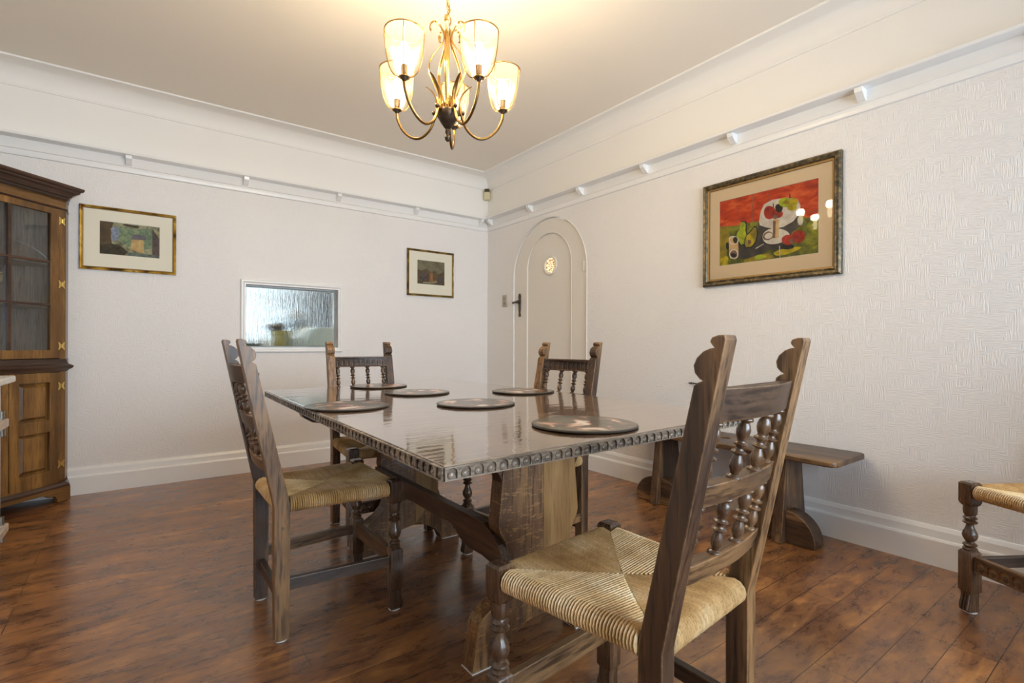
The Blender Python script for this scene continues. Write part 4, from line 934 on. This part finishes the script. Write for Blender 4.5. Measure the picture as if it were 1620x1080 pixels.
# ================================================================ SIDE UNIT at the left picture edge
su = thing('side_cabinet', 'white painted side unit with pale stone top, cut off by the left picture edge', 'cabinet', (-0.62, 3.02, 0))
# placed so that only its right front corner enters the view
sx1 = 0.155
bm = BM(); box(bm, -0.26, sx1, -0.50, 0.0, 0.02, 0.775); obj('unit_body', bm, plain('unit_white_paint', rgb(206, 208, 212), 0.4), su, bevel=0.004)
bm = BM(); box(bm, -0.27, sx1+0.045, -0.54, 0.01, 0.775, 0.803); obj('stone_top', bm, plain('pale_stone', rgb(214, 212, 206), 0.35, noise=0.08), su, bevel=0.006)
rail_w = plain('pale_rail_wood', rgb(190, 172, 150), 0.4, noise=0.2, scale=30); chrome = plain('rail_bracket_metal', rgb(170, 168, 162), 0.25, 0.9)
for z in (0.60, 0.155):
    bm = BM(); box(bm, sx1, sx1+0.026, -0.52, -0.0, z-0.014, z+0.020); r_ = obj('side_rail', bm, rail_w, su, bevel=0.004)
    bm = BM(); tube(bm, [(sx1+0.008, -0.03, z+0.02), (sx1+0.008, -0.03, z+0.055)], 0.009, 10); tube(bm, [(sx1+0.01, -0.03, z-0.014), (sx1+0.01, -0.03, z-0.05)], 0.010, 10); obj('rail_clasp', bm, chrome, r_)

# ================================================================ CHANDELIER
CX, CYc, CZ = 0.985, 1.762, 1.86
ch = thing('chandelier', 'five-arm brass chandelier with seeded glass shades, lit, above the table', 'chandelier', (CX, CYc, CZ))
view = math.atan2(-CYc, -CX)                            # direction from hub towards the viewer
ANG = [view+math.radians(a) for a in (36-7, 108-7, 180-7, 252-7, -36-7)]
RA, ZB = 0.228, 0.042                                   # arm reach, shade base height above hub
bm = BM(); lathe(bm, [(0.004, -0.115), (0.010, -0.108), (0.012, -0.098), (0.006, -0.088), (0.010, -0.078), (0.008, -0.066), (0.014, -0.060), (0.026, -0.044), (0.040, -0.020), (0.046, -0.004), (0.044, 0.004), (0.026, 0.008)], 28)
obj('hub', bm, bronze, ch, smooth=40)
bm = BM(); lathe(bm, [(0.024, 0.006), (0.025, 0.030), (0.016, 0.034), (0.006, 0.04), (0.0055, 0.30), (0.010, 0.31), (0.012, 0.325), (0.007, 0.335), (0.005, 0.35)], 20); obj('centre_stem', bm, brass, ch, smooth=40)
for a in ANG:
    c_, s_ = math.cos(a), math.sin(a); P3 = lambda r, z: (r*c_, r*s_, z)
    # arm: leaves the hub, dips, rises to the shade
    pts = bez([P3(0.050, 0.030), P3(0.056, -0.01), P3(0.078, -0.058), P3(0.118, -0.086), P3(0.160, -0.080), P3(0.200, -0.046), P3(0.224, 0.0), P3(RA, ZB-0.012)], 6)
    bm = BM(); tube(bm, pts, 0.0052, 10); arm = obj('arm', bm, brass_d, ch, smooth=60)
    bm = BM(); bmesh.ops.create_uvsphere(bm, u_segments=12, v_segments=8, radius=0.009, matrix=Matrix.Translation(P3(0.060, 0.006))); tube(bm, [P3(0.04, 0.006), P3(0.062, 0.006)], 0.004, 8); obj('boss', bm, bronze, arm, smooth=60)
    # candle cup and lamp holder
    T = Matrix.Translation(P3(RA, ZB)); bm = BM(); lathe(bm, [(0.005, -0.016), (0.009, -0.010), (0.012, -0.004), (0.016, 0.003), (0.013, 0.007), (0.012, 0.012), (0.0125, 0.042), (0.010, 0.044)], 20, T); obj('lamp_cup', bm, bronze, arm, smooth=40)
    bm = BM(); lathe(bm, [(0.009, 0.043), (0.013, 0.052), (0.0195, 0.070), (0.022, 0.088), (0.019, 0.105), (0.010, 0.122), (0.003, 0.130)], 20, T); obj('bulb', bm, bulb_m, arm, smooth=60)
    # glass shade with wire cage
    pr = [(0.014, 0.000), (0.030, 0.004), (0.043, 0.018), (0.053, 0.042), (0.060, 0.075), (0.0645, 0.11), (0.067, 0.145), (0.0675, 0.163)]
    bm = BM(); lathe(bm, pr, 36, T, cap=False); sh = obj('glass_shade', bm, glass_shade, arm, smooth=60)
    bm = BM()
    for k in range(4):
        b_ = a+PI/4+k*PI/2; tube(bm, [(RA*c_+(r+0.0025)*math.cos(b_), RA*s_+(r+0.0025)*math.sin(b_), ZB+z) for r, z in bez([(r, z, 0) for r, z in pr], 2) and [(r, z) for r, z in pr]], 0.0021, 6)
    for r, z in ((0.0695, 0.163), (0.018, 0.000)):
        tube(bm, [(RA*c_+r*math.cos(2*PI*i/32), RA*s_+r*math.sin(2*PI*i/32), ZB+z) for i in range(32)], 0.0028, 6, closed=True)
    obj('wire_cage', bm, brass, arm, smooth=60)
    # light of the bulb
    l = bpy.data.lights.new('bulb_light', 'POINT'); l.energy = 9.0; l.color = (1.0, 0.78, 0.48); l.shadow_soft_size = 0.03
    lo = bpy.data.objects.new('bulb_light', l); COL.objects.link(lo); lo.location = (CX+RA*c_, CYc+RA*s_, CZ+ZB+0.150)
    # scroll band: lyre curve from hub to crown, curling out at the top
    a2 = a+math.radians(36); c2, s2 = math.cos(a2), math.sin(a2); Q = lambda r, z: (r*c2, r*s2, z)
    pts = bez([Q(0.028, 0.02), Q(0.032, 0.05), Q(0.052, 0.10), Q(0.072, 0.145), Q(0.074, 0.18), Q(0.060, 0.215), Q(0.036, 0.250), Q(0.020, 0.275), Q(0.016, 0.300), Q(0.022, 0.322), Q(0.036, 0.343), Q(0.054, 0.350), Q(0.068, 0.340), Q(0.072, 0.322), Q(0.066, 0.310)], 5)
    bm = BM(); tube(bm, pts, 0.0062, 8, flat=0.45, side=(-s2, c2, 0)); obj('scroll_band', bm, brass, ch, smooth=60)
    # leaf frond rising from the arm root
    pts = bez([P3(0.048, -0.004), P3(0.046, 0.04), P3(0.056, 0.075), P3(0.080, 0.105), P3(0.098, 0.118)], 6); n_ = len(pts)
    bm = BM(); tube(bm, pts, [0.0105*(1-0.75*(i/(n_-1))**2) for i in range(n_)], 8, flat=0.45, side=(-s_, c_, 0)); obj('leaf_frond', bm, brass_d, ch, smooth=60)
# suspension loop and chain
bm = BM(); tube(bm, [(0.013*math.cos(2*PI*i/20), 0, 0.366+0.018*math.sin(2*PI*i/20)) for i in range(20)], 0.0028, 6, closed=True); obj('hanging_loop', bm, brass, ch, smooth=60)
bm = BM(); z = 0.392; k = 0
while z+CZ < ZC-0.04:
    pts = [((0.0065*math.cos(2*PI*i/14)) if k % 2 else 0, 0 if k % 2 else 0.0065*math.cos(2*PI*i/14), z+0.016*math.sin(2*PI*i/14)) for i in range(14)]
    tube(bm, pts, 0.0019, 6, closed=True); z += 0.0265; k += 1
chn = obj('chain', bm, brass, ch, smooth=60)
bm = BM(); tube(bm, [(0.004+0.006*math.cos(i*0.9), 0.004+0.006*math.sin(i*0.9), 0.35+i*(ZC-CZ-0.36)/40) for i in range(41)], 0.0032, 8); obj('flex_cord', bm, brass, ch, smooth=60)
bm = BM(); lathe(bm, [(0.006, ZC-CZ-0.045), (0.02, ZC-CZ-0.03), (0.05, ZC-CZ-0.008), (0.055, ZC-CZ-0.0005)], 28); obj('ceiling_rose', bm, brass, ch, smooth=40)
